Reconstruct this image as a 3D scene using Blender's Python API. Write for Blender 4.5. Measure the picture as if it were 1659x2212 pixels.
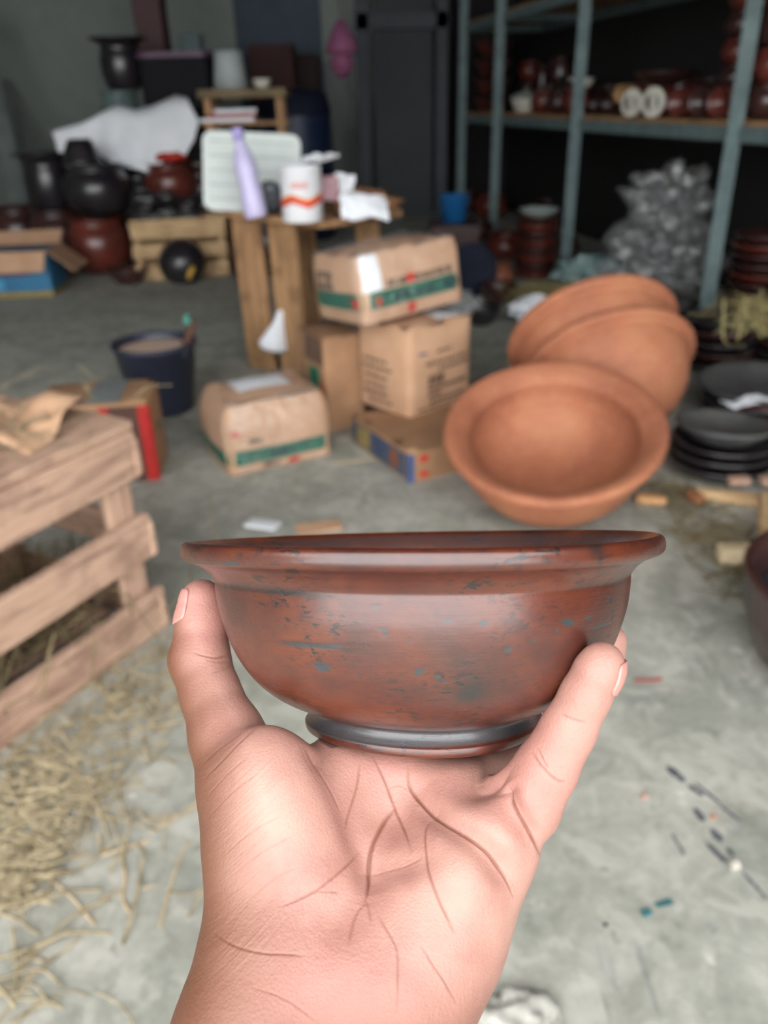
import bpy, bmesh, math, random
import numpy as np
from mathutils import Vector, Matrix, Euler, noise as mnoise

for _o in list(bpy.data.objects):
    bpy.data.objects.remove(_o)
S = bpy.context.scene
COL = S.collection
PI = math.pi

# ------------------------------------------------------------------ camera
FPX, IW, IH = 1733.0, 1659, 2212
CAM_H, PITCH, ROLL = 0.95, math.radians(27.2), math.radians(-1.5)
CAM_R = Matrix.Rotation(PI / 2 - PITCH, 4, 'X') @ Matrix.Rotation(ROLL, 4, 'Z')
CAM_M = Matrix.Translation((0, 0, CAM_H)) @ CAM_R
cd = bpy.data.cameras.new('camera')
cam = bpy.data.objects.new('camera', cd)
COL.objects.link(cam)
cam.matrix_world = CAM_M
cd.sensor_fit = 'VERTICAL'
cd.sensor_height = 24.0
cd.lens = FPX / IH * 24.0
cd.clip_start = 0.01
cd.clip_end = 100
cd.dof.use_dof = True
cd.dof.focus_distance = 0.206
cd.dof.aperture_fstop = cd.lens / 2.2
S.camera = cam

# ------------------------------------------------------------------ world: an even overcast sky seen through the open front
wd = bpy.data.worlds.new('overcast_sky')
S.world = wd
wd.use_nodes = True
wn = wd.node_tree.nodes['Background']
wn.inputs['Color'].default_value = (0.97, 0.99, 1.0, 1)
wn.inputs['Strength'].default_value = 2.6
S.view_settings.view_transform = 'Standard'
S.view_settings.look = 'None'
S.view_settings.gamma = 1.0
S.view_settings.use_curve_mapping = False
S.view_settings.exposure = 1.2

# ------------------------------------------------------------------ helpers
def ray(px, py):
    d = Vector(((px - IW / 2) / FPX, -(py - IH / 2) / FPX, -1))
    return CAM_R.to_3x3() @ d
def fl(px, py, z=0.0):                 # pixel -> point on the horizontal plane z
    d = ray(px, py)
    return Vector((0, 0, CAM_H)) + d * ((z - CAM_H) / d.z)
def aty(px, py, y):                    # pixel -> point on the vertical plane y
    d = ray(px, py)
    return Vector((0, 0, CAM_H)) + d * (y / d.y)
def cpt(px, py, dep):                  # pixel + depth -> point
    return Vector((0, 0, CAM_H)) + ray(px, py) * dep

def srgb(r, g, b):
    f = lambda c: (c / 255 / 12.92) if c <= 10.3 else ((c / 255 + 0.055) / 1.055) ** 2.4
    return (f(r), f(g), f(b), 1)

def tag(o, label=None, cat=None, group=None, kind=None):
    if label: o['label'] = label
    if cat: o['category'] = cat
    if group: o['group'] = group
    if kind: o['kind'] = kind
    return o
def empty(name, loc=(0, 0, 0), rz=0.0, label=None, cat=None, group=None):
    o = bpy.data.objects.new(name, None)
    COL.objects.link(o)
    o.empty_display_size = 0.05
    o.location = loc
    o.rotation_euler = (0, 0, rz)
    return tag(o, label, cat, group)
def mobj(name, me, mat=None, parent=None, loc=None, rot=None, smooth=None):
    if mat is not None and not me.materials:
        me.materials.append(mat)
    o = bpy.data.objects.new(name, me)
    COL.objects.link(o)
    if parent: o.parent = parent
    if loc is not None: o.location = loc
    if rot is not None: o.rotation_euler = rot
    if smooth is not None:
        me.polygons.foreach_set('use_smooth', [smooth] * len(me.polygons))
    return o
def mesh(verts, faces, name='m', smooth=False):
    me = bpy.data.meshes.new(name)
    me.from_pydata([tuple(v) for v in verts], [], [tuple(f) for f in faces])
    me.update()
    if smooth:
        me.polygons.foreach_set('use_smooth', [True] * len(me.polygons))
    return me
def box_mesh(sx, sy, sz, bevel=0.0, seg=1, jit=0.0, seed=0, base=True, smooth=False):
    bm = bmesh.new()
    bmesh.ops.create_cube(bm, size=1)
    rnd = random.Random(seed)
    for v in bm.verts:
        v.co.x *= sx; v.co.y *= sy; v.co.z *= sz
        if base: v.co.z += sz / 2
        if jit:
            v.co += Vector((rnd.uniform(-jit, jit), rnd.uniform(-jit, jit), rnd.uniform(-jit, jit)))
    if bevel > 0:
        bmesh.ops.bevel(bm, geom=bm.edges[:], offset=bevel, segments=seg, affect='EDGES', profile=0.7)
    me = bpy.data.meshes.new('box')
    bm.to_mesh(me); bm.free()
    if smooth:
        me.polygons.foreach_set('use_smooth', [True] * len(me.polygons))
    return me
def bc_attr(me):                       # board coordinates (x along the grain) for the wood materials
    co = np.empty(len(me.vertices) * 3, np.float32); me.vertices.foreach_get('co', co)
    at = me.attributes.new('bc', 'FLOAT_VECTOR', 'POINT'); at.data.foreach_set('vector', co)
def beam_mesh(p, q, w, h, bevel=0.003, jit=0.0, seed=0, up=(0, 0, 1)):
    p, q = Vector(p), Vector(q)
    d = q - p
    me = box_mesh(d.length, w, h, bevel, 1, jit, seed, base=False)
    bc_attr(me)
    x = d.normalized()
    y = Vector(up).cross(x)
    if y.length < 1e-4: y = Vector((0, 1, 0))
    y.normalize()
    z = x.cross(y)
    M = Matrix((x, y, z)).transposed().to_4x4()
    M.translation = (p + q) / 2
    me.transform(M)
    return me
def lathe_mesh(prof, n=48, cap=True, smooth=True, wob=0.0, seed=0, closed=False):
    rnd = random.Random(seed)
    ph = [rnd.uniform(0, 6.28) for _ in range(4)]
    vs, fs = [], []
    m = len(prof)
    for (r, z) in prof:
        for k in range(n):
            a = 2 * PI * k / n
            rr = r * (1 + wob * (math.sin(2 * a + ph[0]) + 0.5 * math.sin(3 * a + ph[1] + z * 9)))
            vs.append((rr * math.cos(a), rr * math.sin(a), z))
    for i in range(m - 1):
        for k in range(n):
            k2 = (k + 1) % n
            fs.append((i * n + k, i * n + k2, (i + 1) * n + k2, (i + 1) * n + k))
    if closed:
        for k in range(n):
            k2 = (k + 1) % n
            fs.append(((m - 1) * n + k, (m - 1) * n + k2, k2, k))
    elif cap:
        fs.append(tuple(range(n - 1, -1, -1)))
        fs.append(tuple((m - 1) * n + k for k in range(n)))
    return mesh(vs, fs, 'lathe', smooth)
def catmull(pts, per=6):
    P = [np.array(p, float) for p in pts]
    P = [2 * P[0] - P[1]] + P + [2 * P[-1] - P[-2]]
    out = []
    for i in range(1, len(P) - 2):
        for k in range(per):
            t = k / per
            a, b, c, d = P[i - 1], P[i], P[i + 1], P[i + 2]
            out.append(0.5 * (2 * b + (c - a) * t + (2 * a - 5 * b + 4 * c - d) * t * t + (3 * b - a - 3 * c + d) * t ** 3))
    out.append(P[-2])
    return out
def tube_mesh(pts, r, n=8, smooth=True, caps=True):
    pts = [Vector(p) for p in pts]
    rs = r if isinstance(r, (list, tuple)) else [r] * len(pts)
    vs, fs = [], []
    up = Vector((0, 0, 1))
    for i, p in enumerate(pts):
        t = (pts[min(i + 1, len(pts) - 1)] - pts[max(i - 1, 0)]).normalized()
        u = t.cross(up)
        if u.length < 0.05: u = t.cross(Vector((0, 1, 0)))
        u.normalize(); w = t.cross(u)
        for k in range(n):
            a = 2 * PI * k / n
            vs.append(p + (u * math.cos(a) + w * math.sin(a)) * rs[i])
    for i in range(len(pts) - 1):
        for k in range(n):
            k2 = (k + 1) % n
            fs.append((i * n + k, i * n + k2, (i + 1) * n + k2, (i + 1) * n + k))
    if caps:
        fs.append(tuple(range(n - 1, -1, -1)))
        fs.append(tuple((len(pts) - 1) * n + k for k in range(n)))
    return mesh(vs, fs, 'tube', smooth)

# ------------------------------------------------------------------ materials
MATS = {}
class NT:
    def __init__(s, name):
        m = bpy.data.materials.new(name); m.use_nodes = True
        s.m = m; s.t = m.node_tree; s.n = s.t.nodes; s.b = s.n['Principled BSDF']
    def node(s, typ, **kw):
        nd = s.n.new(typ)
        for k, v in kw.items(): setattr(nd, k, v)
        return nd
    def put(s, sock, v):
        if isinstance(v, bpy.types.NodeSocket): s.t.links.new(v, sock)
        elif v is not None: sock.default_value = v
    def noise(s, vec, scale, detail=4.0, rough=0.55, dist=0.0, col=False):
        nd = s.node('ShaderNodeTexNoise')
        s.put(nd.inputs['Vector'], vec); nd.inputs['Scale'].default_value = scale
        nd.inputs['Detail'].default_value = detail; nd.inputs['Roughness'].default_value = rough
        nd.inputs['Distortion'].default_value = dist
        return nd.outputs['Color' if col else 'Fac']
    def voro(s, vec, scale, feature='F1', out='Distance', rnd=1.0):
        nd = s.node('ShaderNodeTexVoronoi', feature=feature)
        s.put(nd.inputs['Vector'], vec); nd.inputs['Scale'].default_value = scale
        nd.inputs['Randomness'].default_value = rnd
        return nd.outputs[out]
    def mapping(s, vec, scale=(1, 1, 1), rot=(0, 0, 0), loc=(0, 0, 0)):
        nd = s.node('ShaderNodeMapping'); s.put(nd.inputs['Vector'], vec)
        nd.inputs['Scale'].default_value = scale; nd.inputs['Rotation'].default_value = rot
        nd.inputs['Location'].default_value = loc
        return nd.outputs['Vector']
    def coord(s, which='Object'):
        return s.node('ShaderNodeTexCoord').outputs[which]
    def ramp(s, fac, stops, interp='LINEAR'):
        nd = s.node('ShaderNodeValToRGB'); s.put(nd.inputs['Fac'], fac)
        cr = nd.color_ramp; cr.interpolation = interp
        while len(cr.elements) < len(stops): cr.elements.new(0.5)
        for e, (p, c) in zip(cr.elements, stops):
            e.position = p; e.color = c if len(c) == 4 else (*c, 1)
        return nd.outputs['Color']
    def mix(s, fac, a, b, mode='MIX'):
        nd = s.node('ShaderNodeMix', data_type='RGBA', blend_type=mode)
        s.put(nd.inputs[0], fac); s.put(nd.inputs[6], a); s.put(nd.inputs[7], b)
        return nd.outputs[2]
    def math(s, op, a, b=0.0, c=None, clamp=False):
        nd = s.node('ShaderNodeMath', operation=op); nd.use_clamp = clamp
        s.put(nd.inputs[0], a); s.put(nd.inputs[1], b)
        if c is not None: s.put(nd.inputs[2], c)
        return nd.outputs[0]
    def mapr(s, v, a, b, c=0.0, d=1.0):
        nd = s.node('ShaderNodeMapRange'); s.put(nd.inputs[0], v)
        for i, x in enumerate((a, b, c, d)): nd.inputs[i + 1].default_value = x
        return nd.outputs[0]
    def attr(s, name, out='Fac'):
        nd = s.node('ShaderNodeAttribute', attribute_name=name)
        return nd.outputs[out]
    def bump(s, h, strength=0.3, dist=0.002, normal=None):
        nd = s.node('ShaderNodeBump'); s.put(nd.inputs['Height'], h)
        nd.inputs['Strength'].default_value = strength; nd.inputs['Distance'].default_value = dist
        if normal is not None: s.put(nd.inputs['Normal'], normal)
        return nd.outputs['Normal']
    def out(s, col=None, rough=None, normal=None, **kw):
        s.put(s.b.inputs['Base Color'], col); s.put(s.b.inputs['Roughness'], rough)
        s.put(s.b.inputs['Normal'], normal)
        for k, v in kw.items(): s.put(s.b.inputs[k.replace('_', ' ')], v)
        return s.m
def simple(name, c1, c2=None, scale=12.0, rough=0.6, bump=0.15, stretch=(1, 1, 1), spec=None, metal=0.0, bd=0.002, coat=0.0, detail=5):
    if name in MATS: return MATS[name]
    n = NT(name)
    v = n.mapping(n.coord('Object'), stretch)
    f = n.noise(v, scale, detail)
    c2 = c2 or tuple(x * 0.7 for x in c1[:3]) + (1,)
    col = n.ramp(f, [(0.3, c2), (0.7, c1)])
    nr = n.bump(n.noise(v, scale * 4, 4), bump, bd) if bump else None
    m = n.out(col, rough, nr, Metallic=metal)
    if spec is not None: n.b.inputs['Specular IOR Level'].default_value = spec
    if coat:
        n.b.inputs['Coat Weight'].default_value = coat; n.b.inputs['Coat Roughness'].default_value = 0.15
    MATS[name] = m
    return m
def film(name, tint=(0.9, 0.95, 0.95, 1), body=0.0, rough=0.1, scale=26.0, gloss=0.22):
    """thin plastic: mostly clear, a share of milky body, a crinkled gloss on top"""
    if name in MATS: return MATS[name]
    n = NT(name)
    v = n.coord('Object')
    h = n.math('ADD', n.noise(v, scale, 3, 0.5), n.math('MULTIPLY', n.noise(v, scale * 2.7, 2), 0.5))
    nr = n.bump(h, 1.0, 0.014)
    tr = n.node('ShaderNodeBsdfTransparent'); gl = n.node('ShaderNodeBsdfGlossy')
    gl.inputs['Roughness'].default_value = rough; n.put(gl.inputs['Normal'], nr)
    df = n.node('ShaderNodeBsdfDiffuse'); df.inputs['Color'].default_value = tint; n.put(df.inputs['Normal'], nr)
    m1 = n.node('ShaderNodeMixShader'); m1.inputs[0].default_value = body
    n.put(m1.inputs[1], tr.outputs[0]); n.put(m1.inputs[2], df.outputs[0])
    m2 = n.node('ShaderNodeMixShader'); m2.inputs[0].default_value = gloss
    n.put(m2.inputs[1], m1.outputs[0]); n.put(m2.inputs[2], gl.outputs[0])
    o = n.n['Material Output']; n.put(o.inputs['Surface'], m2.outputs[0])
    MATS[name] = n.m
    return n.m
# ------------------------------------------------------------------ the setting
def mat_floor():
    n = NT('concrete_floor')
    v = n.coord('Object')
    big = n.noise(v, 1.3, 5, 0.6)
    mid = n.noise(n.mapping(v, (1, 1, 1), (0, 0, 0.6)), 6, 6, 0.65, 0.6)
    fine = n.noise(v, 55, 5, 0.7)
    col = n.ramp(big, [(0.3, srgb(128, 130, 121)), (0.5, srgb(156, 155, 144)), (0.72, srgb(180, 176, 164))])
    col = n.mix(n.mapr(mid, 0.44, 0.62, 0, 0.55), col, srgb(186, 184, 174))
    col = n.mix(n.mapr(mid, 0.42, 0.30, 0, 0.6), col, srgb(118, 123, 118))
    col = n.mix(n.mapr(fine, 0.35, 0.65, 0.0, 0.38), col, srgb(116, 117, 108))
    mott = n.noise(v, 14, 5, 0.65, 0.8)
    col = n.mix(n.mapr(mott, 0.50, 0.60, 0, 0.5), col, srgb(190, 187, 176))
    col = n.mix(n.mapr(mott, 0.42, 0.34, 0, 0.45), col, srgb(122, 122, 108))
    sc = n.noise(n.mapping(v, (22, 2.2, 1), (0, 0, -0.75)), 3.0, 4, 0.6, 0.4)        # scuffs drawn in one direction
    msk = n.noise(v, 1.9, 2)
    f = n.math('MULTIPLY', n.mapr(sc, 0.60, 0.68), n.mapr(msk, 0.50, 0.62))
    col = n.mix(n.math('MULTIPLY', f, 0.55), col, srgb(84, 88, 90))
    gr = n.noise(v, 19, 3, 0.6)
    col = n.mix(n.mapr(gr, 0.64, 0.70, 0, 0.5), col, srgb(104, 108, 96))
    col = n.mix(n.mapr(gr, 0.33, 0.28, 0, 0.7), col, srgb(205, 202, 194))
    nr = n.bump(n.math('ADD', fine, n.math('MULTIPLY', mid, 0.7)), 0.35, 0.003)
    return n.out(col, n.mapr(mid, 0.3, 0.7, 0.62, 0.85), nr)
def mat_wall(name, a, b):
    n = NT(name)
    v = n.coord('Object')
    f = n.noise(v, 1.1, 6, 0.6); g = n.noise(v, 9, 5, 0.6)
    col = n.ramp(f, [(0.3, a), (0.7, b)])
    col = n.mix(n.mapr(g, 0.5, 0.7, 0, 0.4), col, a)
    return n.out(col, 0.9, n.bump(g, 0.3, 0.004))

X0, X1, Y0, Y1, ZC = -3.9, 3.4, -0.45, 8.2, 2.75
M_FLOOR = mat_floor()
M_WALL = mat_wall('grey_plaster', srgb(118, 124, 120), srgb(138, 143, 138))
M_DARKWALL = mat_wall('shade_dark_wall', srgb(18, 16, 17), srgb(28, 25, 25))  # near-black colour stands in for the unlit depth of the workshop
def slab(name, x0, x1, y0, y1, z0, z1, mat):
    me = mesh([(x, y, z) for z in (z0, z1) for y in (y0, y1) for x in (x0, x1)],
              [(0, 2, 3, 1), (4, 5, 7, 6), (0, 1, 5, 4), (2, 6, 7, 3), (0, 4, 6, 2), (1, 3, 7, 5)])
    return tag(mobj(name, me, mat), kind='structure')
slab('floor', X0 - 0.2, X1 + 0.8, -14.0, Y1 + 0.2, -0.12, 0.0, M_FLOOR)
slab('wall_back', X0, 0.02, Y1, Y1 + 0.15, 0, ZC, M_WALL)
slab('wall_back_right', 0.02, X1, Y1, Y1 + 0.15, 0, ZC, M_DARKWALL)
slab('wall_left', X0 - 0.15, X0, -2.6, Y1 + 0.15, 0, ZC, M_WALL)  # both side walls run unseen past the open front, added to narrow the sky
RP0 = Vector((aty(1592, 283, 3.38).x, 3.38, 0)); RP3 = Vector((aty(1004, 235, 7.2).x, 7.2, 0))      # line of the storage rack
RD = (RP3 - RP0).normalized(); RN = Vector((RD.y, -RD.x, 0)); DEP = 0.62
wr = slab('wall_right', -6.2, 5.2, -0.15, 0.0, 0, ZC, M_DARKWALL)  # set close behind the rack to block light and back it with black
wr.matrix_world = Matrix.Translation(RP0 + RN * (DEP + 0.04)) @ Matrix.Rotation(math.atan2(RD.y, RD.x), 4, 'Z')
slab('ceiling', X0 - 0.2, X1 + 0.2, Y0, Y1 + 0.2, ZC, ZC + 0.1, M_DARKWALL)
# ------------------------------------------------------------------ shared materials
def mat_wood(name, a, b, ring=14, rough=0.75):
    if name in MATS: return MATS[name]
    n = NT(name)
    v = n.attr('bc', 'Vector')
    oi = n.node('ShaderNodeObjectInfo').outputs['Random']
    sh = n.node('ShaderNodeVectorMath', operation='ADD'); n.put(sh.inputs[0], v)
    cx = n.node('ShaderNodeCombineXYZ'); n.put(cx.inputs[0], n.math('MULTIPLY', oi, 9.0)); n.put(cx.inputs[1], n.math('MULTIPLY', oi, 5.0)); n.put(sh.inputs[1], cx.outputs[0])
    v2 = sh.outputs[0]
    g = n.noise(n.mapping(v2, (0.35, 4, 4)), ring, 6, 0.65, 1.0)
    w = n.noise(v2, 9, 4, 0.6)
    col = n.ramp(g, [(0.28, b), (0.5, a), (0.75, tuple(min(1, x * 1.25) for x in a[:3]) + (1,))])
    col = n.mix(n.mapr(w, 0.52, 0.66, 0, 0.6), col, b)
    MATS[name] = n.out(col, rough, n.bump(g, 0.35, 0.003))
    return MATS[name]
M_PALLET = mat_wood('weathered_pinkish_wood', srgb(184, 150, 128), srgb(128, 98, 84))
M_PINE = mat_wood('pale_pine', srgb(196, 164, 122), srgb(150, 116, 82))
M_POST = mat_wood('brown_post_wood', srgb(170, 130, 92), srgb(112, 80, 54))
M_KRAFT = simple('kraft_card', srgb(200, 160, 128), srgb(180, 140, 110), 9, 0.8, 0.1)
M_KRAFT_D = simple('kraft_card_brown', srgb(168, 128, 94), srgb(140, 104, 76), 9, 0.8, 0.1)
M_PAPER = simple('white_paper', srgb(240, 242, 246), srgb(226, 229, 234), 8, 0.7, 0.1)
M_GREEN = simple('green_print', srgb(22, 112, 86), srgb(16, 84, 70), 20, 0.5, 0.0)
M_REDP = simple('red_print', srgb(196, 62, 46), srgb(176, 46, 36), 20, 0.5, 0.0)
M_INK = simple('grey_brown_ink', srgb(104, 82, 66), srgb(84, 66, 54), 20, 0.7, 0.0)
M_FILM = film('clear_wrap', (0.9, 0.92, 0.92, 1), 0.03, 0.10, 30, 0.10)
M_BAG = film('milky_plastic', (0.5, 0.52, 0.53, 1), 0.14, 0.12, 16, 0.13)
M_BAGT = film('teal_plastic', srgb(136, 164, 162), 0.75, 0.15, 14, 0.1)
M_STRAW = simple('dry_straw', srgb(184, 168, 136), srgb(116, 102, 76), 40, 0.75, 0.1)
M_STRAWY = simple('yellow_straw', srgb(176, 164, 116), srgb(136, 122, 80), 40, 0.75, 0.1)
def mat_terra():
    n = NT('raw_terracotta')
    v = n.coord('Object')
    a = n.noise(v, 5, 4, 0.55); f = n.noise(v, 60, 4, 0.6)
    col = n.ramp(a, [(0.3, srgb(140, 82, 58)), (0.55, srgb(164, 102, 72)), (0.75, srgb(174, 118, 84))])
    col = n.mix(n.mapr(f, 0.5, 0.7, 0, 0.25), col, srgb(184, 136, 104))
    st = n.noise(n.mapping(v, (1, 1, 18)), 4, 4, 0.6)
    col = n.mix(n.mapr(st, 0.5, 0.75, 0, 0.35), col, srgb(132, 78, 58))
    return n.out(col, 0.72, n.bump(n.math('ADD', st, f), 0.2, 0.002))
M_TERRA = mat_terra()
def mat_glaze(name, a, b, rough=0.3):
    if name in MATS: return MATS[name]
    n = NT(name)
    v = n.coord('Object')
    col = n.ramp(n.noise(v, 7, 4, 0.6), [(0.3, b), (0.7, a)])
    MATS[name] = n.out(col, rough, n.bump(n.noise(v, 50, 4), 0.15, 0.002), Coat_Weight=0.3, Coat_Roughness=0.25)
    return MATS[name]
M_RED = mat_glaze('red_brown_glaze', srgb(112, 52, 40), srgb(74, 34, 30))
M_BROWN = mat_glaze('dark_brown_glaze', srgb(72, 44, 40), srgb(44, 28, 28))
M_BLACK = mat_glaze('black_fired_clay', srgb(46, 42, 44), srgb(28, 26, 30))
M_SLATE = mat_glaze('slate_grey_clay', srgb(86, 86, 84), srgb(58, 58, 60), 0.5)
M_STEEL = simple('grey_blue_painted_steel', srgb(112, 128, 128), srgb(84, 100, 102), 14, 0.5, 0.1)

# ------------------------------------------------------------------ cartons
class Carton:
    """soft box: half sizes a,b, height h, corner radius r, bulge; patches follow its skin"""
    def __init__(s, a, b, h, r=0.008, bulge=0.02, dome=0.0, seed=0, amp=0.0):
        s.a, s.b, s.h, s.r, s.bulge, s.dome, s.seed, s.amp = a, b, h, r, bulge, dome, seed, amp
    def side(s, u, z, off=0.0):
        a, b, r = s.a, s.b, s.r
        i = int(math.floor(u)) % 4; f = u - math.floor(u)
        c = [(-a, -b), (a, -b), (a, b), (-a, b)]
        p0, p1 = c[i], c[(i + 1) % 4]
        x = p0[0] + (p1[0] - p0[0]) * f; y = p0[1] + (p1[1] - p0[1]) * f
        qx = max(-a + r, min(a - r, x)); qy = max(-b + r, min(b - r, y))
        dx, dy = x - qx, y - qy; l = math.hypot(dx, dy) or 1
        nx, ny = dx / l, dy / l
        t = max(0, min(1, z / s.h))
        g = s.bulge * math.sin(PI * t) * math.sin(PI * f) ** 0.7
        if s.dome: g -= s.dome * max(0, (t - 0.62) / 0.38) ** 2
        p = Vector((qx + nx * (r + off + g), qy + ny * (r + off + g), z))
        if s.amp: p += Vector((nx, ny, 0)) * s.amp * mnoise.noise(p * 14 + Vector((s.seed, 0, 0)))
        return p
    def top(s, u, w, off=0.0):                  # u,w in 0..1
        t = 1.0
        k = s.dome
        x = -s.a + 2 * s.a * u; y = -s.b + 2 * s.b * w
        x *= 1 - k / s.a; y *= 1 - k / s.b
        z = s.h + off + s.bulge * 1.4 * math.sin(PI * u) * math.sin(PI * w)
        p = Vector((x, y, z))
        if s.amp: p.z += s.amp * mnoise.noise(p * 16 + Vector((s.seed, 3, 0)))
        return p
    def grid(s, fn, us, vs):
        V = [fn(u, v) for v in vs for u in us]; n = len(us)
        return V, [(j * n + i, j * n + i + 1, (j + 1) * n + i + 1, (j + 1) * n + i) for j in range(len(vs) - 1) for i in range(n - 1)]
    def body(s):
        us = sorted({k + f for k in range(4) for f in (0, .03, .08, .2, .35, .5, .65, .8, .92, .97)})
        n = len(us); zs = [s.h * t for t in (0, .02, .15, .3, .45, .6, .7, .78, .86, .93, .975, 1)]
        V = [s.side(u, z) for z in zs for u in us]
        F = [(j * n + i, j * n + (i + 1) % n, (j + 1) * n + (i + 1) % n, (j + 1) * n + i) for j in range(len(zs) - 1) for i in range(n)]
        F.append(tuple(range(n - 1, -1, -1)))
        m = 9; o = len(V)
        V += [s.top(i / (m - 1), j / (m - 1)) for j in range(m) for i in range(m)]
        F += [(o + j * m + i, o + j * m + i + 1, o + (j + 1) * m + i + 1, o + (j + 1) * m + i) for j in range(m - 1) for i in range(m - 1)]
        # stitch the rim of the side to the rim of the top
        ring = [o + i for i in range(m)] + [o + j * m + m - 1 for j in range(1, m)] + [o + (m - 1) * m + i for i in range(m - 2, -1, -1)] + [o + j * m for j in range(m - 2, 0, -1)]
        L = (len(zs) - 1) * n
        tu = []
        for k in range(len(ring)): tu.append(k / (len(ring) / 4))
        i = j = 0
        while i < n or j < len(ring):
            ui = us[i] if i < n else 4.0; uj = tu[j] if j < len(ring) else 4.0
            nu_ = us[i + 1] if i + 1 < n else 4.0; nj = tu[j + 1] if j + 1 < len(ring) else 4.0
            A, B = L + i % n, ring[j % len(ring)]
            if j >= len(ring) or (i < n and nu_ <= nj):
                F.append((A, L + (i + 1) % n, B)); i += 1
            else:
                F.append((A, ring[(j + 1) % len(ring)], B)); j += 1
        return mesh(V, F, 'carton', True)
    def band(s, z0, z1, u0=0.0, u1=4.0, off=0.0012):
        n = max(6, int((u1 - u0) * 12)); us = [u0 + (u1 - u0) * i / n for i in range(n + 1)]
        V, F = s.grid(lambda u, z: s.side(u, z, off), us, [z0 + (z1 - z0) * k / 4 for k in range(5)])
        return mesh(V, F, 'band', True)
    def toppatch(s, u0, u1, w0, w1, off=0.0015):
        V, F = s.grid(lambda u, w: s.top(u, w, off), [u0 + (u1 - u0) * i / 6 for i in range(7)], [w0 + (w1 - w0) * i / 6 for i in range(7)])
        return mesh(V, F, 'patch', True)
    def words(s, face, rows, seed=0, off=0.0012):   # rows: (z, height, f0, f1); grey runs of illegible small print
        rnd = random.Random(seed); V, F = [], []
        for (z, hh, f0, f1) in rows:
            f = f0
            while f < f1:
                w = min(rnd.uniform(0.05, 0.13), f1 - f)
                q = [s.side(face + x, zz, off) for zz in (z, z + hh) for x in (f, f + w / 2, f + w)]
                o = len(V); V += q; F += [(o, o + 1, o + 4, o + 3), (o + 1, o + 2, o + 5, o + 4)]
                f += w + 0.018
        me = mesh(V, F, 'words'); me['stuff'] = 1
        return me
    def film(s, off=0.006, seed=0):
        c = Carton(s.a + off, s.b + off, s.h + off * 1.6, s.r + 0.02, s.bulge, s.dome, seed, 0.007)
        return c.body()

def carton_obj(name, c, M, label, mat=None, cat='cardboard box'):
    e = empty(name, label=label, cat=cat)
    e.matrix_world = M
    return mobj('carton_body', c.body(), mat or M_KRAFT, e)
def place(x, y, z, rz=0.0, rx=0.0, ry=0.0):
    return Matrix.Translation((x, y, z)) @ Euler((rx, ry, rz), 'XYZ').to_matrix().to_4x4()
def frame_at(corner, ang, a, b, z=0.0, tilt=None):
    """box whose near corner (-a,-b) stands at corner, front side running along ang"""
    R = Matrix.Rotation(ang, 4, 'Z')
    c = Vector((corner[0], corner[1], z)) + (R @ Vector((a, b, 0)))
    M = Matrix.Translation(c) @ R
    return M

_mobj = mobj
def mobj(name, me, *a, **k):
    o = _mobj(name, me, *a, **k)
    if me.get('stuff'): o['kind'] = 'stuff'
    return o
# --- front wrapped carton on the floor (left of centre)
A_D = math.radians(27)
c = Carton(0.16, 0.13, 0.20, 0.022, 0.012, 0.022, 1, 0.004)
e = carton_obj('wrapped_carton', c, frame_at(fl(498, 1030), A_D, 0.16, 0.13), 'plastic-wrapped brown carton with green band lying alone on the floor left of the stack')
mobj('printed_band', c.band(0.028, 0.072), M_GREEN, e)
mobj('band_lettering', c.words(0, [(0.040, 0.02, 0.38, 0.62)], 3, 0.0022), simple('dark_green_ink', srgb(18, 62, 62), None, 20, 0.6, 0), e)
mobj('paper_label', c.toppatch(0.2, 0.78, 0.30, 0.85, 0.005), M_PAPER, e)
mobj('red_mark', c.band(0.004, 0.024, 0.56, 0.66), M_REDP, e)
mobj('red_mark', c.band(0.118, 0.134, 0.05, 0.12), M_REDP, e)
mobj('printed_marks', c.words(0, [(0.008, 0.016, 0.32, 0.46), (0.09, 0.015, 0.2, 0.32)], 5), M_INK, e)
mobj('shrink_wrap', c.film(0.006, 4), M_FILM, e.parent)

# --- the stack
A_S = math.radians(28)
nearC = fl(888, 1045)
c = Carton(0.17, 0.18, 0.088, 0.006, 0.002)
e = carton_obj('flat_carton', c, frame_at(nearC, A_S, 0.17, 0.18), 'low brown carton with dark blue printed side at the bottom of the stack', M_KRAFT_D)
mobj('blue_print', c.band(0.006, 0.080, 3.03, 3.92), simple('navy_print', srgb(52, 62, 92), srgb(70, 84, 96), 16, 0.6, 0), e)
mobj('yellow_print', c.band(0.010, 0.076, 3.10, 3.35, 0.002), simple('ochre_print', srgb(148, 128, 78), srgb(110, 96, 66), 16, 0.6, 0), e)
mobj('rust_print', c.band(0.016, 0.07, 3.68, 3.82, 0.002), simple('rust_print', srgb(140, 84, 62), None, 16, 0.6, 0), e)
mobj('blue_edge', c.band(0.0, 0.086, 3.94, 4.03, 0.0018), simple('blue_edge_print', srgb(64, 84, 128), None, 16, 0.6, 0), e)
mobj('red_mark', c.band(0.058, 0.078, 0.08, 0.16), M_REDP, e)
mobj('red_mark', c.band(0.012, 0.030, 0.08, 0.16), M_REDP, e)
mobj('printed_marks', c.words(0, [(0.03, 0.03, 0.38, 0.55), (0.018, 0.05, 0.7, 0.95)], 7), simple('red_brown_ink', srgb(120, 52, 44), None, 20, 0.6, 0), e)
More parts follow.
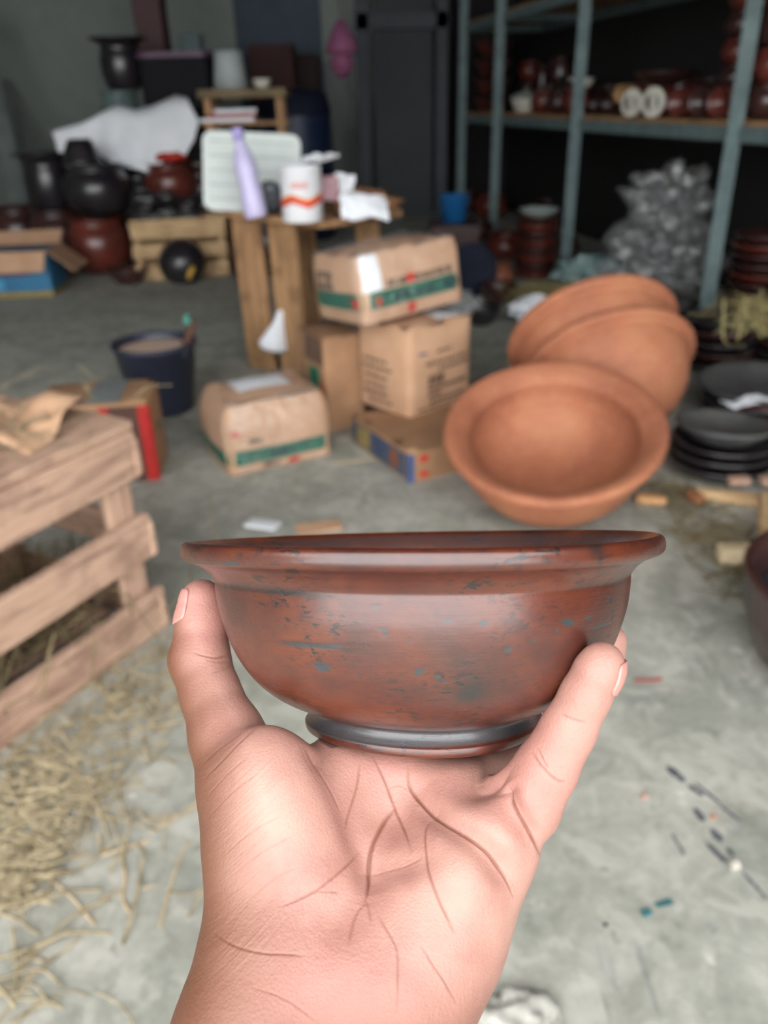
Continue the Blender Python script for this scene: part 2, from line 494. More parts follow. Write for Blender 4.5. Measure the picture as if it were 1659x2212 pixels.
# text-printed carton standing on it
c = Carton(0.135, 0.115, 0.265, 0.016, 0.010, 0.0, 2, 0.002)
pB = fl(886, 905, 0.088)
MB = frame_at(pB, math.radians(42), 0.135, 0.115, 0.0885)
e = carton_obj('printed_carton', c, MB, 'brown carton covered in grey printed text in the middle of the stack', M_KRAFT)
mobj('printed_lines', c.words(0, [(0.182, 0.010, .40, .62), (0.150, 0.010, .22, .92), (0.128, 0.011, .42, .95), (0.088, 0.03, .26, .5), (0.07, 0.012, .26, .9), (0.05, 0.012, .26, .48), (0.028, 0.011, .30, .9), (0.012, 0.007, .12, .8)], 9), M_INK, e)
mobj('printed_lines', c.words(3, [(0.152, 0.009, .12, .62), (0.128, 0.010, .10, .70), (0.100, 0.010, .15, .62), (0.072, 0.010, .15, .6), (0.044, 0.014, .12, .6), (0.02, 0.012, .2, .66)], 10), M_INK, e)
mobj('blue_mark', c.band(0.186, 0.194, 0.12, 0.24), simple('blue_ink', srgb(92, 82, 122), None, 20, 0.6, 0), e)
mobj('paper_label', c.toppatch(0.55, 1.0, 0.12, 0.62), M_PAPER, e)
# green-striped carton standing on end behind it
c = Carton(0.07, 0.10, 0.30, 0.008, 0.004)
e = carton_obj('striped_carton', c, frame_at(nearC + Vector((math.cos(A_S + PI / 2), math.sin(A_S + PI / 2), 0)) * 0.475 - Vector((math.cos(A_S), math.sin(A_S), 0)) * 0.03, A_S, 0.07, 0.10), 'narrow brown carton with vertical green stripe standing on end behind the text carton', M_KRAFT_D)
mobj('printed_band', c.band(0.015, 0.2, 3.45, 3.80), M_GREEN, e)
mobj('red_mark', c.band(0.125, 0.155, 3.88, 3.97), M_REDP, e)
mobj('fold_flap', c.band(0.215, 0.298, 3.3, 3.95, 0.002), simple('dull_brown_print', srgb(112, 86, 72), None, 20, 0.7, 0), e)
# wrapped carton on top, leaning
c = Carton(0.175, 0.135, 0.185, 0.014, 0.010, 0.008, 6, 0.004)
pA = fl(790, 704, 0.383)
tilt = Matrix.Rotation(math.radians(33), 4, 'Z') @ Matrix.Rotation(math.radians(-4), 4, 'Y') @ Matrix.Rotation(math.radians(-5), 4, 'X')
MA = Matrix.Translation(pA) @ tilt @ Matrix.Translation((0.175, 0.135, 0))
e = carton_obj('tilted_wrapped_carton', c, MA, 'plastic-wrapped brown carton with green band tilted on top of the stack')
mobj('printed_band', c.band(0.038, 0.086), M_GREEN, e)
mobj('band_lettering', c.words(0, [(0.048, 0.026, 0.30, 0.44), (0.048, 0.026, 0.8, 0.95), (0.048, 0.02, 0.5, 0.7)], 3, 0.0022), simple('dark_green_ink', srgb(18, 62, 62)), e)
mobj('paper_label', c.band(0.088, 0.186, 0.02, 0.19, 0.0025), M_PAPER, e)
mobj('printed_marks', c.words(0, [(0.092, 0.018, 0.24, 0.9)], 12), M_INK, e)
mobj('printed_marks', c.words(3, [(0.09, 0.05, 0.1, 0.5)], 13), M_INK, e)
for z0, z1, u0, u1 in ((0.046, 0.07, 0.12, 0.17), (0.092, 0.116, 0.42, 0.50), (0.006, 0.034, 0.42, 0.50), (0.044, 0.072, 3.82, 3.94)):
    mobj('red_mark', c.band(z0, z1, u0, u1, 0.0024), M_REDP, e)
mobj('shrink_wrap', c.film(0.006, 8), M_FILM, e.parent)

# --- carton with red stripes behind the crate
c = Carton(0.10, 0.15, 0.235, 0.008, 0.004)
e = carton_obj('red_striped_carton', c, frame_at(fl(345, 1036), math.radians(96), 0.10, 0.15) , 'brown carton with two bright red vertical stripes behind the straw-topped crate', M_KRAFT_D)
mobj('dark_panel', c.band(0.0, 0.224, 3.62, 3.92, 0.0015), simple('dark_brown_print', srgb(86, 54, 44), None, 20, 0.6, 0), e)
mobj('red_stripe', c.band(0.0, 0.224, 3.90, 4.06, 0.002), simple('bright_red_print', srgb(186, 36, 32), None, 20, 0.5, 0), e)
mobj('red_stripe', c.band(0.10, 0.224, 3.56, 3.64, 0.002), simple('bright_red_print', srgb(186, 36, 32)), e)
mobj('packing_tape', c.toppatch(0.0, 1.0, 0.25, 0.55), simple('grey_tape', srgb(130, 134, 130), srgb(112, 118, 120), 14, 0.4, 0.05), e)
mobj('blue_mark', c.toppatch(0.05, 0.2, 0.58, 0.68, 0.002), simple('deep_blue_print', srgb(34, 52, 96), None, 20, 0.5, 0), e)
mobj('teal_mark', c.band(0.12, 0.14, 0.35, 0.6, 0.002), simple('teal_print', srgb(70, 116, 104), None, 20, 0.5, 0), e)

# ------------------------------------------------------------------ slurry bucket
def build_bucket():
    p = fl(352, 888)
    e = empty('slurry_bucket', (p.x, p.y + 0.02, 0), 0, 'dark plastic bucket filled with beige slip on the floor', 'bucket')
    m = simple('dark_blue_plastic', srgb(46, 50, 66), srgb(34, 38, 52), 9, 0.45, 0.05)
    mobj('bucket_body', lathe_mesh([(0.002, 0.0), (0.098, 0.0), (0.104, 0.008), (0.135, 0.225), (0.141, 0.228), (0.144, 0.236), (0.141, 0.243), (0.134, 0.243), (0.131, 0.232), (0.10, 0.02), (0.002, 0.015)], 56, False), m, e)
    sl = lathe_mesh([(0.0005, 0.222), (0.05, 0.223), (0.1, 0.220), (0.1275, 0.216)], 48, False, wob=0.004)
    mobj('beige_slip', sl, simple('wet_beige_slip', srgb(206, 178, 158), srgb(190, 160, 140), 10, 0.55, 0.2), e)
    for a in (2.6, -0.55):
        mobj('handle_lug', box_mesh(0.03, 0.012, 0.03, 0.003), m, e, (0.143 * math.cos(a), 0.143 * math.sin(a), 0.205), (0, 0, a + PI / 2))
    st = empty('stirring_stick', (p.x, p.y + 0.02, 0), 0, 'brown wooden stirring stick standing in the slip bucket', 'stick')
    a = Vector((0.05, -0.02, 0.10)); b = Vector((0.135, 0.04, 0.30))
    mobj('shaft', beam_mesh(a, b, 0.03, 0.018, 0.004), simple('wet_brown_wood', srgb(98, 58, 36), srgb(70, 40, 28), 20, 0.5, 0.2), st)
    mobj('teal_rag', lathe_mesh([(0.001, 0), (0.014, 0.005), (0.016, 0.02), (0.008, 0.035), (0.001, 0.038)], 12, False, wob=0.1), simple('teal_cloth', srgb(84, 150, 134), None, 20, 0.8, 0.2), st, (0.115, 0.035, 0.285))
build_bucket()

# ------------------------------------------------------------------ straw-topped crate in the foreground
def build_crate():
    cor = fl(350, 1352); u = (fl(0, 1618) - cor).normalized()          # near corner and the long side running towards the viewer's left
    ang = math.atan2(u.y, u.x)
    L, Dp, Hh, t = 0.62, 0.40, 0.425, 0.018
    e = empty('straw_topped_crate', (cor.x, cor.y, 0), ang, 'rough slatted wooden crate with straw on its lid at the left edge', 'crate')
    # local axes: +x along the long side, -y into the crate
    sd = [0]
    def bd(name, p, q, w, h, up=(0, 0, 1)):
        sd[0] += 1
        return mobj(name, beam_mesh(p, q, w, h, 0.003, 0.0025, sd[0], up), M_PALLET, e)
    zs = [(0.0, 0.092), (0.165, 0.257), (0.335, 0.425)]
    for z0, z1 in zs:
        bd('slat', (-0.012, 0.0, (z0 + z1) / 2), (L, 0.0, (z0 + z1) / 2), t, z1 - z0)
        bd('slat', (-0.012, -Dp, (z0 + z1) / 2), (L, -Dp, (z0 + z1) / 2), t, z1 - z0)
        for x in (0.012, L - 0.012):
            bd('end_slat', (x - 0.018 if x < 0.1 else x + 0.018, 0.012, (z0 + z1) / 2 - 0.004), (x - 0.018 if x < 0.1 else x + 0.018, -Dp - 0.012, (z0 + z1) / 2 - 0.004), t * 0.8, (z1 - z0) * 0.8)
    for x, y in ((0.035, -0.022), (0.43, -0.022), (L - 0.035, -0.022), (0.06, -Dp + 0.022), (0.20, -Dp + 0.022), (0.45, -Dp + 0.022)):
        bd('upright', (x, y, 0.004), (x, y, Hh - 0.014), 0.06, 0.022, (0, 1, 0))
    for k in range(5):
        y = -0.035 - k * (Dp - 0.07) / 4
        bd('lid_board', (-0.014, y, Hh + 0.011), (L, y, Hh + 0.011), 0.078, 0.018)
    for k in range(4):
        y = -0.05 - k * (Dp - 0.1) / 3
        bd('floor_board', (0.03, y, 0.02), (L - 0.03, y, 0.02), 0.07, 0.014)
    return e, cor, ang, L, Dp, Hh
CR, cr_cor, cr_ang, cr_L, cr_D, cr_H = build_crate()
CRM = Matrix.Translation((cr_cor.x, cr_cor.y, 0)) @ Matrix.Rotation(cr_ang, 4, 'Z')

def sheet_mesh(w, d, amp=0.02, n=22, seed=0, fq=6.0, edge=0.15, curl=0.0):
    V, F = [], []
    s = Vector((seed * 3.1, seed * 1.7, 0))
    for j in range(n + 1):
        for i in range(n + 1):
            u, v = i / n - .5, j / n - .5
            x = u * w * (1 + edge * mnoise.noise(Vector((v * 3, seed, 1)))); y = v * d * (1 + edge * mnoise.noise(Vector((u * 3, seed, 5))))
            z = amp * (mnoise.noise(Vector((x, y, 0)) * fq + s) + 0.5 * abs(mnoise.noise(Vector((x, y, 2)) * fq * 2.3 + s))) + curl * (u * u + v * v) * 4
            V.append((x, y, z))
    zmin = min(v[2] for v in V)
    V = [(x, y, z - zmin) for x, y, z in V]
    m = n + 1
    F = [(j * m + i, j * m + i + 1, (j + 1) * m + i + 1, (j + 1) * m + i) for j in range(n) for i in range(n)]
    return mesh(V, F, 'sheet', True)
def sheet(name, M, w, d, mat, label, cat, amp=0.02, seed=0, fq=6.0, th=0.0015, n=22, group=None, curl=0.0, edge=0.15):
    o = mobj(name, sheet_mesh(w, d, amp, n, seed, fq, edge, curl), mat)
    o.matrix_world = M
    md = o.modifiers.new('t', 'SOLIDIFY'); md.thickness = th; md.offset = 1
    return tag(o, label, cat, group)
sheet('kraft_paper', CRM @ place(0.12, -0.17, cr_H + 0.021, 0.3), 0.20, 0.24, M_KRAFT, 'crumpled brown paper lying on the lid of the foreground crate', 'paper', 0.035, 2, 9)
sheet('kraft_paper', CRM @ place(0.36, -0.24, cr_H + 0.021, -0.4), 0.24, 0.22, simple('pale_kraft', srgb(196, 164, 128), srgb(176, 140, 104), 8, 0.8, 0.1), 'smaller pale sheet of brown paper near the left edge on the crate lid', 'paper', 0.04, 5, 8)

def strands_mesh(specs, n=4):
    V, F = [], []
    for pts, r in specs:
        P = [Vector(p) for p in catmull([tuple(q) for q in pts], 4)]
        o = len(V); m = len(P)
        for i, p in enumerate(P):
            t = (P[min(i + 1, m - 1)] - P[max(i - 1, 0)])
            t = t.normalized() if t.length > 1e-6 else Vector((1, 0, 0))
            a = t.cross(Vector((0, 0, 1)))
            a = a.normalized() if a.length > 1e-3 else Vector((1, 0, 0))
            b = a.cross(t)
            V += [p + a * r, p + b * r * 0.5, p - a * r, p - b * r * 0.5]
        for i in range(m - 1):
            for k in range(4):
                k2 = (k + 1) % 4
                F.append((o + i * 4 + k, o + i * 4 + k2, o + (i + 1) * 4 + k2, o + (i + 1) * 4 + k))
        F.append((o + 3, o + 2, o + 1, o)); q = o + (m - 1) * 4; F.append((q, q + 1, q + 2, q + 3))
    return mesh(V, F, 'strands')
def rnd_strand(rnd, c, ang, ln, r, zlo, zhi, bend=0.4):
    d = Vector((math.cos(ang), math.sin(ang), 0)); s = Vector((-d.y, d.x, 0))
    z0, z1, z2 = (rnd.uniform(zlo, zhi) for _ in range(3))
    b = rnd.uniform(-bend, bend) * ln
    c = Vector(c)
    return ([c - d * ln / 2 + Vector((0, 0, z0)), c + s * b * 0.5 + Vector((0, 0, z1)), c + d * ln / 2 + Vector((0, 0, z2))], r)
def straw_patch(name, label, blobs, seed, mat, zlo=0.001, zhi=0.012, r=(0.0011, 0.0022), ln=(0.05, 0.16), M=None):
    rnd = random.Random(seed); sp = []
    for (x, y, sx, sy, n, a0) in blobs:
        for _ in range(n):
            sp.append(rnd_strand(rnd, (rnd.gauss(x, sx), rnd.gauss(y, sy), 0), a0 + rnd.gauss(0, 0.8), rnd.uniform(*ln), rnd.uniform(*r), zlo + r[1], zhi))
    me = strands_mesh(sp)
    if M is not None: me.transform(M)
    o = mobj(name, me, mat)
    return tag(o, label, 'straw', kind='stuff')
straw_patch('loose_straw', 'loose straw strewn over the lid of the foreground crate', [(0.2, -0.15, 0.15, 0.1, 60, 0.4), (0.42, -0.1, 0.1, 0.08, 40, 0.2)], 3, M_STRAW, 0.002, 0.03, (0.001, 0.002), (0.06, 0.2), CRM @ Matrix.Translation((0, 0, cr_H + 0.024)))
straw_patch('packed_straw', 'dark tangle of straw packed inside the foreground crate', [(0.31, -0.2, 0.15, 0.09, 700, 0.0)], 4, simple('dull_straw', srgb(132, 116, 80), srgb(92, 80, 56), 40, 0.8, 0.1), 0.0, 0.13, (0.001, 0.002), (0.06, 0.16), CRM @ Matrix.Translation((0, 0, 0.03)))

# ------------------------------------------------------------------ straw and debris on the floor
def pxy(px, py): p = fl(px, py); return (p.x, p.y)
blobs = []
for px, py, sx, n in ((120, 1640, 0.05, 60), (300, 1480, 0.05, 50), (60, 1730, 0.04, 60), (45, 1850, 0.03, 90), (15, 1940, 0.025, 50), (230, 1560, 0.06, 40), (330, 1560, 0.05, 26),
                      (150, 1760, 0.05, 50), (60, 2130, 0.03, 14), (280, 1800, 0.05, 10), (380, 1400, 0.04, 20), (200, 2000, 0.06, 8), (330, 1900, 0.05, 6)):
    x, y = pxy(px, py); blobs.append((x, y, sx, sx, n, 0.5))
straw_patch('floor_straw', 'dry straw scattered on the floor in front of the slatted crate', blobs, 11, M_STRAW, 0.0, 0.014, (0.0011, 0.0026), (0.03, 0.12))
blobs = []
for px, py, sx, n in ((1480, 1090, 0.06, 70), (1540, 1160, 0.05, 70), (1600, 1250, 0.05, 60), (1430, 1060, 0.05, 40), (1640, 1200, 0.05, 40)):
    x, y = pxy(px, py); blobs.append((x, y, sx, sx, n, -0.5))
straw_patch('floor_straw', 'dull straw strewn around the small wooden frame on the right', blobs, 12, simple('dull_straw', srgb(132, 116, 80)), 0.0, 0.015, (0.001, 0.002), (0.05, 0.14))
def strip(name, pts, w, mat, label, cat, h=0.003, group=None):
    P = [fl(*p) for p in pts]
    o = mobj(name, strands_mesh([([p + Vector((0, 0, h)) for p in P], w)]), mat)
    return tag(o, label, cat, group)
M_STALK = simple('pale_stalk', srgb(206, 184, 150), srgb(176, 150, 112), 30, 0.7, 0.1)
STALKS = [([(220, 1852), (270, 1834), (322, 1818)], .0024, 'pale pink-white stalk lying right of the straw heap'),
    ([(345, 2010), (375, 1895), (408, 1815)], .0016, 'thin brown stalk near the wrist, pointing at the palm'),
    ([(110, 1900), (160, 1945), (205, 2000)], .0022, 'curved olive stalk below the straw heap'),
    ([(262, 1850), (272, 1900), (265, 1940), (280, 1975)], .0022, 'forked brown stalk standing out left of the wrist'),
    ([(90, 1600), (118, 1650), (122, 1715)], .0026, 'bent tan stalk hanging out of the straw by the crate'),
    ([(205, 1475), (240, 1510), (270, 1530)], .003, 'thick pale stalk just in front of the crate corner'),
    ([(0, 1965), (45, 1955), (110, 1930)], .0022, 'yellow straw at the left edge under the heap'),
    ([(325, 1800), (380, 1768), (430, 1735)], .0022, 'brown twig reaching behind the thumb'),
    ([(300, 1925), (335, 1915)], .0016, 'short pale stalk beside the forked one'),
    ([(720, 1002), (765, 999), (812, 992)], .005, 'pale wood splinter on the floor between the cartons')]
for pts, w, lb in STALKS: strip('straw_stalk', pts, w, M_STALK, lb, 'straw stalk')
def chip(name, px, py, sx, sy, sz, rz, mat, label, cat, jit=0.25, seed=0):
    p = fl(px, py)
    me = box_mesh(sx, sy, sz, min(sx, sy, sz) * 0.2, 1, min(sx, sy) * jit * 0.4, seed)
    zmin = min(v.co.z for v in me.vertices)
    for v in me.vertices: v.co.z -= zmin
    return tag(mobj(name, me, mat, None, (p.x, p.y, 0.0), (0, 0, rz)), label, cat)
chip('paper_scrap', 568, 1136, 0.085, 0.045, 0.004, -0.35, M_PAPER, 'white paper scrap on the floor just behind the held bowl', 'paper scrap', 0.2, 2)
chip('cardboard_scrap', 690, 1142, 0.11, 0.05, 0.003, 0.2, M_KRAFT, 'flat tan cardboard scrap on the floor behind the bowl rim', 'cardboard scrap', 0.2, 3)
chip('paint_flake', 1396, 1972, 0.012, 0.009, 0.0012, 0.2, simple('teal_paint', srgb(62, 112, 116), None, 30, 0.6, 0), 'smaller teal paint flake on the floor at lower right', 'paint flake', 0.4, 4)
chip('paint_flake', 1435, 1952, 0.024, 0.008, 0.0012, 0.3, simple('teal_paint', srgb(62, 112, 116)), 'longer teal paint flake on the floor at lower right', 'paint flake', 0.4, 5)
chip('red_scrap', 1400, 1470, 0.05, 0.008, 0.002, 0.05, simple('faded_red_plastic', srgb(176, 92, 84), None, 30, 0.6, 0), 'thin faded red strip on the floor right of the little finger', 'scrap', 0.3, 6)
chip('brick_crumb', 1392, 1722, 0.010, 0.008, 0.005, 0.4, simple('pink_crumb', srgb(196, 150, 134), None, 30, 0.8, 0), 'pinkish brick crumb on the floor right of the hand', 'crumb', 0.5, 7)
chip('brick_crumb', 1540, 1767, 0.008, 0.006, 0.004, 0.1, simple('orange_crumb', srgb(188, 124, 92), None, 30, 0.8, 0), 'tiny orange brick crumb beside the dark floor streak', 'crumb', 0.5, 8)
chip('pebble', 1586, 1872, 0.014, 0.011, 0.007, 0.1, simple('white_pebble', srgb(214, 206, 192), None, 30, 0.8, 0), 'small white pebble at the lower end of the dark floor streak', 'pebble', 0.5, 9)
chip('dark_chip', 138, 1886, 0.005, 0.017, 0.003, 0.1, simple('blue_black_chip', srgb(44, 56, 60), None, 30, 0.5, 0), 'small blue-black splinter on the pale floor left of the wrist', 'splinter', 0.3, 10)
chip('black_speck', 1308, 2000, 0.006, 0.005, 0.003, 0.1, simple('blue_black_chip', srgb(44, 56, 60)), 'single black speck on the floor at lower right', 'speck', 0.3, 11)
# a broken lump of cement at the bottom
def lump(name, loc, r, mat, label, cat, seed=0, sq=0.5, amp=0.35, sub=4, group=None, fq=2.2, ridge=0.0):
    bm = bmesh.new(); bmesh.ops.create_icosphere(bm, subdivisions=sub, radius=1)
    s = Vector((seed * 2.3, seed, 0))
    for v in bm.verts:
        k = 1 + amp * mnoise.noise(v.co * fq + s) + amp * 0.4 * mnoise.noise(v.co * fq * 3 + s)
        if ridge: k += ridge * (0.5 - abs(mnoise.noise(v.co * fq * 1.6 + s * 2))) + ridge * 0.4 * (0.4 - abs(mnoise.noise(v.co * fq * 4 + s)))
        v.co = Vector((v.co.x * r[0], v.co.y * r[1], v.co.z * r[2])) * k
    zm = min(v.co.z for v in bm.verts)
    for v in bm.verts: v.co.z -= zm
    me = bpy.data.meshes.new('lump'); bm.to_mesh(me); bm.free()
    return tag(mobj(name, me, mat, None, loc, None, True), label, cat, group)
M_CEM = simple('broken_cement', srgb(204, 200, 190), srgb(150, 148, 140), 60, 0.9, 0.4, bd=0.003)
p = fl(1120, 2215)
lump('cement_crust', (p.x, p.y, -0.012), (0.046, 0.036, 0.014), M_CEM, 'rough lump of broken pale cement on the floor at the bottom of the picture', 'cement lump', 3, amp=0.5)
# dark tyre-like scuff: dried black slip, real smears a fraction of a millimetre thick
M_SLIP = simple('dried_black_slip', srgb(62, 64, 74), srgb(92, 94, 98), 50, 0.8, 0.3)
rnd = random.Random(5)
SM = [(1440, 1655, 1480, 1690, 9), (1485, 1695, 1520, 1720, 7), (1500, 1745, 1520, 1775, 8), (1535, 1790, 1560, 1820, 8), (1525, 1820, 1570, 1865, 7), (1555, 1740, 1600, 1775, 4), (1570, 1830, 1585, 1850, 5), (1600, 1880, 1659, 1945, 3), (1450, 1800, 1480, 1850, 3), (1500, 1690, 1560, 1740, 4)]
SV, SF = [], []
for k, (x0, y0, x1, y1, w) in enumerate(SM):
    a, b = fl(x0, y0), fl(x1, y1); d = (b - a)
    n = 10
    sdir = Vector((-d.y, d.x, 0)).normalized()
    hw = w * 0.00075; o_ = len(SV); up, dn = [], []
    for i in range(n + 1):
        t = i / n; c_ = a + d * t + Vector((0, 0, 0.0007)); ww = hw * (math.sin(PI * t) ** 0.4) * rnd.uniform(0.6, 1.2)
        up.append(c_ + sdir * ww); dn.append(c_ - sdir * ww)
    SV += up + dn
    SF += [(o_ + i, o_ + n + 1 + i, o_ + n + 2 + i, o_ + i + 1) for i in range(n)]
o = mobj('slip_streak', mesh(SV, SF), M_SLIP)
md = o.modifiers.new('t', 'SOLIDIFY'); md.thickness = 0.0006; md.offset = -1
tag(o, 'black smears of dried slip dragged across the floor right of the hand', 'smear', kind='stuff')

# ------------------------------------------------------------------ raw terracotta bowls
def terra_prof(R, Hh, lip):
    # outside from the base up, over the flanged lip, down the inside
    o = [(0.002, 0), (R * 0.40, 0), (R * 0.47, Hh * 0.03), (R * 0.63, Hh * 0.16), (R * 0.79, Hh * 0.40), (R * 0.87, Hh * 0.64), (R * 0.895, Hh * 0.78), (R * 0.90, Hh * 0.84), (R * 0.955, Hh * 0.865), (R * 0.995, Hh * 0.90), (R, Hh * 0.945), (R * 0.985, Hh * 0.99), (R * 0.955, Hh * 1.0)]
    i = [(R * 0.90, Hh * 0.985), (R * 0.83, Hh * 0.935), (R * 0.775, Hh * 0.87), (R * 0.765, Hh * 0.82), (R * 0.76, Hh * 0.70), (R * 0.70, Hh * 0.48), (R * 0.58, Hh * 0.28), (R * 0.42, Hh * 0.15), (R * 0.22, Hh * 0.09), (0.002, Hh * 0.07)]
    return [tuple(p) for p in catmull(o + i, 4)]
TM = lathe_mesh([(max(r, 0.001), h) for r, h in terra_prof(0.278, 0.225, 0.235)], 96, True, wob=0.003)
def orient(z, c):
    z = Vector(z).normalized(); x = Vector((0, 1, 0)).cross(z).normalized(); y = z.cross(x)
    M = Matrix((x, y, z)).transposed().to_4x4(); M.translation = c
    return M
def terra(name, Mx, label):
    o = mobj(name, TM, M_TERRA); o.matrix_world = Mx
    # drop onto the floor
    return tag(o, label, 'bowl', 'raw terracotta bowls')
def drop(o, z=0.0):
    zm = min((o.matrix_world @ v.co).z for v in o.data.vertices)
    M = o.matrix_world.copy(); M.translation.z += z - zm; o.matrix_world = M
RC = fl(1194, 948, 0.205)
ax = Vector((-0.10, -0.30, 0.95)).normalized()
o = terra('terracotta_bowl', orient(ax, RC - ax * 0.21) @ Matrix.Scale(0.965, 4), 'unglazed terracotta bowl in front, open towards the viewer behind the held bowl'); drop(o)
ax2 = Vector((-0.10, 0.80, 0.58)).normalized()
R2 = fl(1318, 845, 0.20)
S93 = Matrix.Scale(0.92, 4)
o = terra('terracotta_bowl', orient(ax2, R2 - ax2 * 0.20 + Vector((0.02, 0.13, 0))) @ S93, 'terracotta bowl tipped on its side behind the open one, nearer of the nested pair'); drop(o)
Mn = o.matrix_world.copy(); Mn.translation += ax2 * 0.11 + Vector((-0.02, 0, 0.005))
o2 = terra('terracotta_bowl', Mn, 'terracotta bowl tipped on its side, farther of the nested pair, only its lip showing')
# ------------------------------------------------------------------ pottery kinds
def prof(kind, R, Hh):
    P = {
        'round': [(.01, 0), (.45, 0), (.62, .06), (.88, .25), (1, .5), (.95, .72), (.80, .86), (.74, .90), (.78, .95), (.86, 1.0), (.80, 1.0), (.68, .92), (.66, .86), (.80, .70), (.88, .5), (.6, .15), (.01, .10)],
        'flare': [(.01, 0), (.50, 0), (.58, .05), (.70, .30), (.74, .55), (.66, .74), (.62, .82), (.72, .90), (.98, .97), (1, 1), (.94, 1.0), (.66, .90), (.54, .82), (.58, .70), (.6, .4), (.4, .08), (.01, .06)],
        'jar': [(.01, 0), (.80, 0), (.94, .05), (1, .2), (1, .70), (.92, .80), (.84, .84), (.84, .90), (.92, .92), (.94, 1.0), (.86, 1.0), (.78, .92), (.78, .86), (.86, .7), (.86, .2), (.7, .08), (.01, .06)],
        'plate': [(.01, 0), (.62, 0), (.66, .10), (.93, .62), (1, .88), (.99, 1.0), (.94, .98), (.86, .74), (.62, .34), (.3, .26), (.01, .26)],
        'deep': [(.01, 0), (.5, 0), (.58, .05), (.80, .4), (.92, .8), (1, .92), (.99, 1.0), (.90, .98), (.82, .8), (.70, .4), (.4, .14), (.01, .12)],
        'lid': [(.01, 0), (.98, 0), (1, .08), (.9, .35), (.6, .62), (.2, .74), (.14, .80), (.2, .9), (.14, 1.0), (.01, 1.0)],
    }[kind]
    return [(r * R, z * Hh) for r, z in P]
_pm = {}
def pmesh(kind, R, Hh, mat, n=28, seed=0):
    k = (kind, round(R, 4), round(Hh, 4), mat.name, seed)
    if k not in _pm:
        me = lathe_mesh(prof(kind, R, Hh), n, False, True, wob=0.006, seed=seed)
        me.materials.append(mat); _pm[k] = me
    return _pm[k]
def pot(name, kind, loc, R, Hh, mat, label, cat, group=None, rot=None, seed=0, n=28):
    o = mobj(name, pmesh(kind, R, Hh, mat, n, seed), None, None, loc, rot)
    return tag(o, label, cat, group)
def stack(name, x, y, z0, kind, R, Hh, dz, n, mats, label, cat, group, seed=0, lean=0.004):
    rnd = random.Random(seed); z = z0
    for k in range(n):
        pot(name, kind, (x + rnd.uniform(-lean, lean), y + rnd.uniform(-lean, lean), z), R, Hh, mats[k % len(mats)], label + ', ' + ('topmost' if k == n - 1 else ['lowest', 'second lowest', 'third lowest', 'fourth from below', 'fifth from below', 'sixth from below', 'seventh from below', 'eighth from below'][k]), cat, group, (0, 0, rnd.uniform(0, 6)), 0)
        z += dz
    return z

# ------------------------------------------------------------------ steel rack along the right-hand side
SH_Z = 0.80
ORD = ['lowest', 'second lowest', 'third lowest', 'fourth from the bottom', 'fifth from the bottom', 'sixth from the bottom', 'seventh from the bottom', 'eighth from the bottom', 'ninth from the bottom']
posts = [(aty(1592, 283, 3.38)), (aty(1276, 262, 4.9)), (aty(1101, 244, 6.3)), (aty(1004, 235, 7.2))]
P0 = Vector((posts[0].x, 3.38, 0)); P3 = Vector((posts[3].x, 7.2, 0))
RN = Vector((RD.y, -RD.x, 0))               # along the front, and into the rack
RK = empty('steel_rack', (P0.x, P0.y, 0), 0, 'grey-blue angle-steel storage rack along the right wall, loaded with pots', 'rack')
def onrack(s, into, z): q = P0 + RD * s + RN * into; return Vector((q.x - P0.x, q.y - P0.y, z))
LEN = (P3 - P0).length
stops = [0.0] + [max(0.1, (Vector((p.x, yy, 0)) - P0).dot(RD)) for p, yy in ((posts[1], 4.9), (posts[2], 6.3))] + [LEN]
stops = [-1.35] + stops
def angle_mesh(p, q, w, t, up):
    """L-section: two thin legs"""
    a = beam_mesh(p, q, w, t, 0.001, 0, 0, up)
    return a
for s_ in stops:
    for into in (0.0,):
        bm = bmesh.new()
        w, t = 0.062, 0.006
        sgn = 1 if into == 0 else -1
        for (dx, dy, sx, sy) in ((0, 0, w, t), (0, sgn * (w / 2), t, w)):
            r = bmesh.ops.create_cube(bm, size=1)
            for v in r['verts']:
                v.co = Vector((v.co.x * sx + (dx if sy < sx else -w / 2), v.co.y * sy + dy, (v.co.z + 0.5) * 2.1))
        me = bpy.data.meshes.new('post'); bm.to_mesh(me); bm.free()
        me.transform(Matrix.Rotation(math.atan2(RD.y, RD.x), 4, 'Z')); 
        mobj('post', me, M_STEEL, RK, onrack(s_, into, 0))
for z in (SH_Z, 1.42):
    for into in (0.0, DEP):
        mobj('shelf_rail', beam_mesh(onrack(-1.35, into, z), onrack(LEN, into, z), 0.03, 0.055, 0.002), M_STEEL, RK)
    for s_ in stops:
        mobj('cross_rail', beam_mesh(onrack(s_, 0.0, z), onrack(s_, DEP, z), 0.03, 0.045, 0.002), M_STEEL, RK)
    if z > 0.5:
        for k, (a, b) in enumerate(zip(stops[:-1], stops[1:])):
            for j in range(3):
                i0 = 0.012 + j * (DEP - 0.03) / 3
                mobj('shelf_board', beam_mesh(onrack(a + 0.012, i0 + 0.095, z + 0.036), onrack(b - 0.012, i0 + 0.095, z + 0.036), 0.185, 0.018, 0.002, 0.001, k * 3 + j), M_POST, RK)
TOPZ = SH_Z + 0.046
def on(s_, into, z): q = P0 + RD * s_ + RN * into; return (q.x, q.y, z)
rnd = random.Random(21)
def sx(px, into=0.12):                                     # where along the rack a picture column meets the shelf
    best = min((abs((lambda q: IW / 2 + FPX * q[0] / -q[2])(CAM_M.inverted() @ (P0 + RD * t + RN * into + Vector((0, 0, TOPZ)))) - px), t) for t in np.arange(-1.3, LEN, 0.01))
    return best[1]
M_WHITE = simple('cream_glaze', srgb(216, 212, 198), srgb(196, 190, 176), 9, 0.35, 0.05)
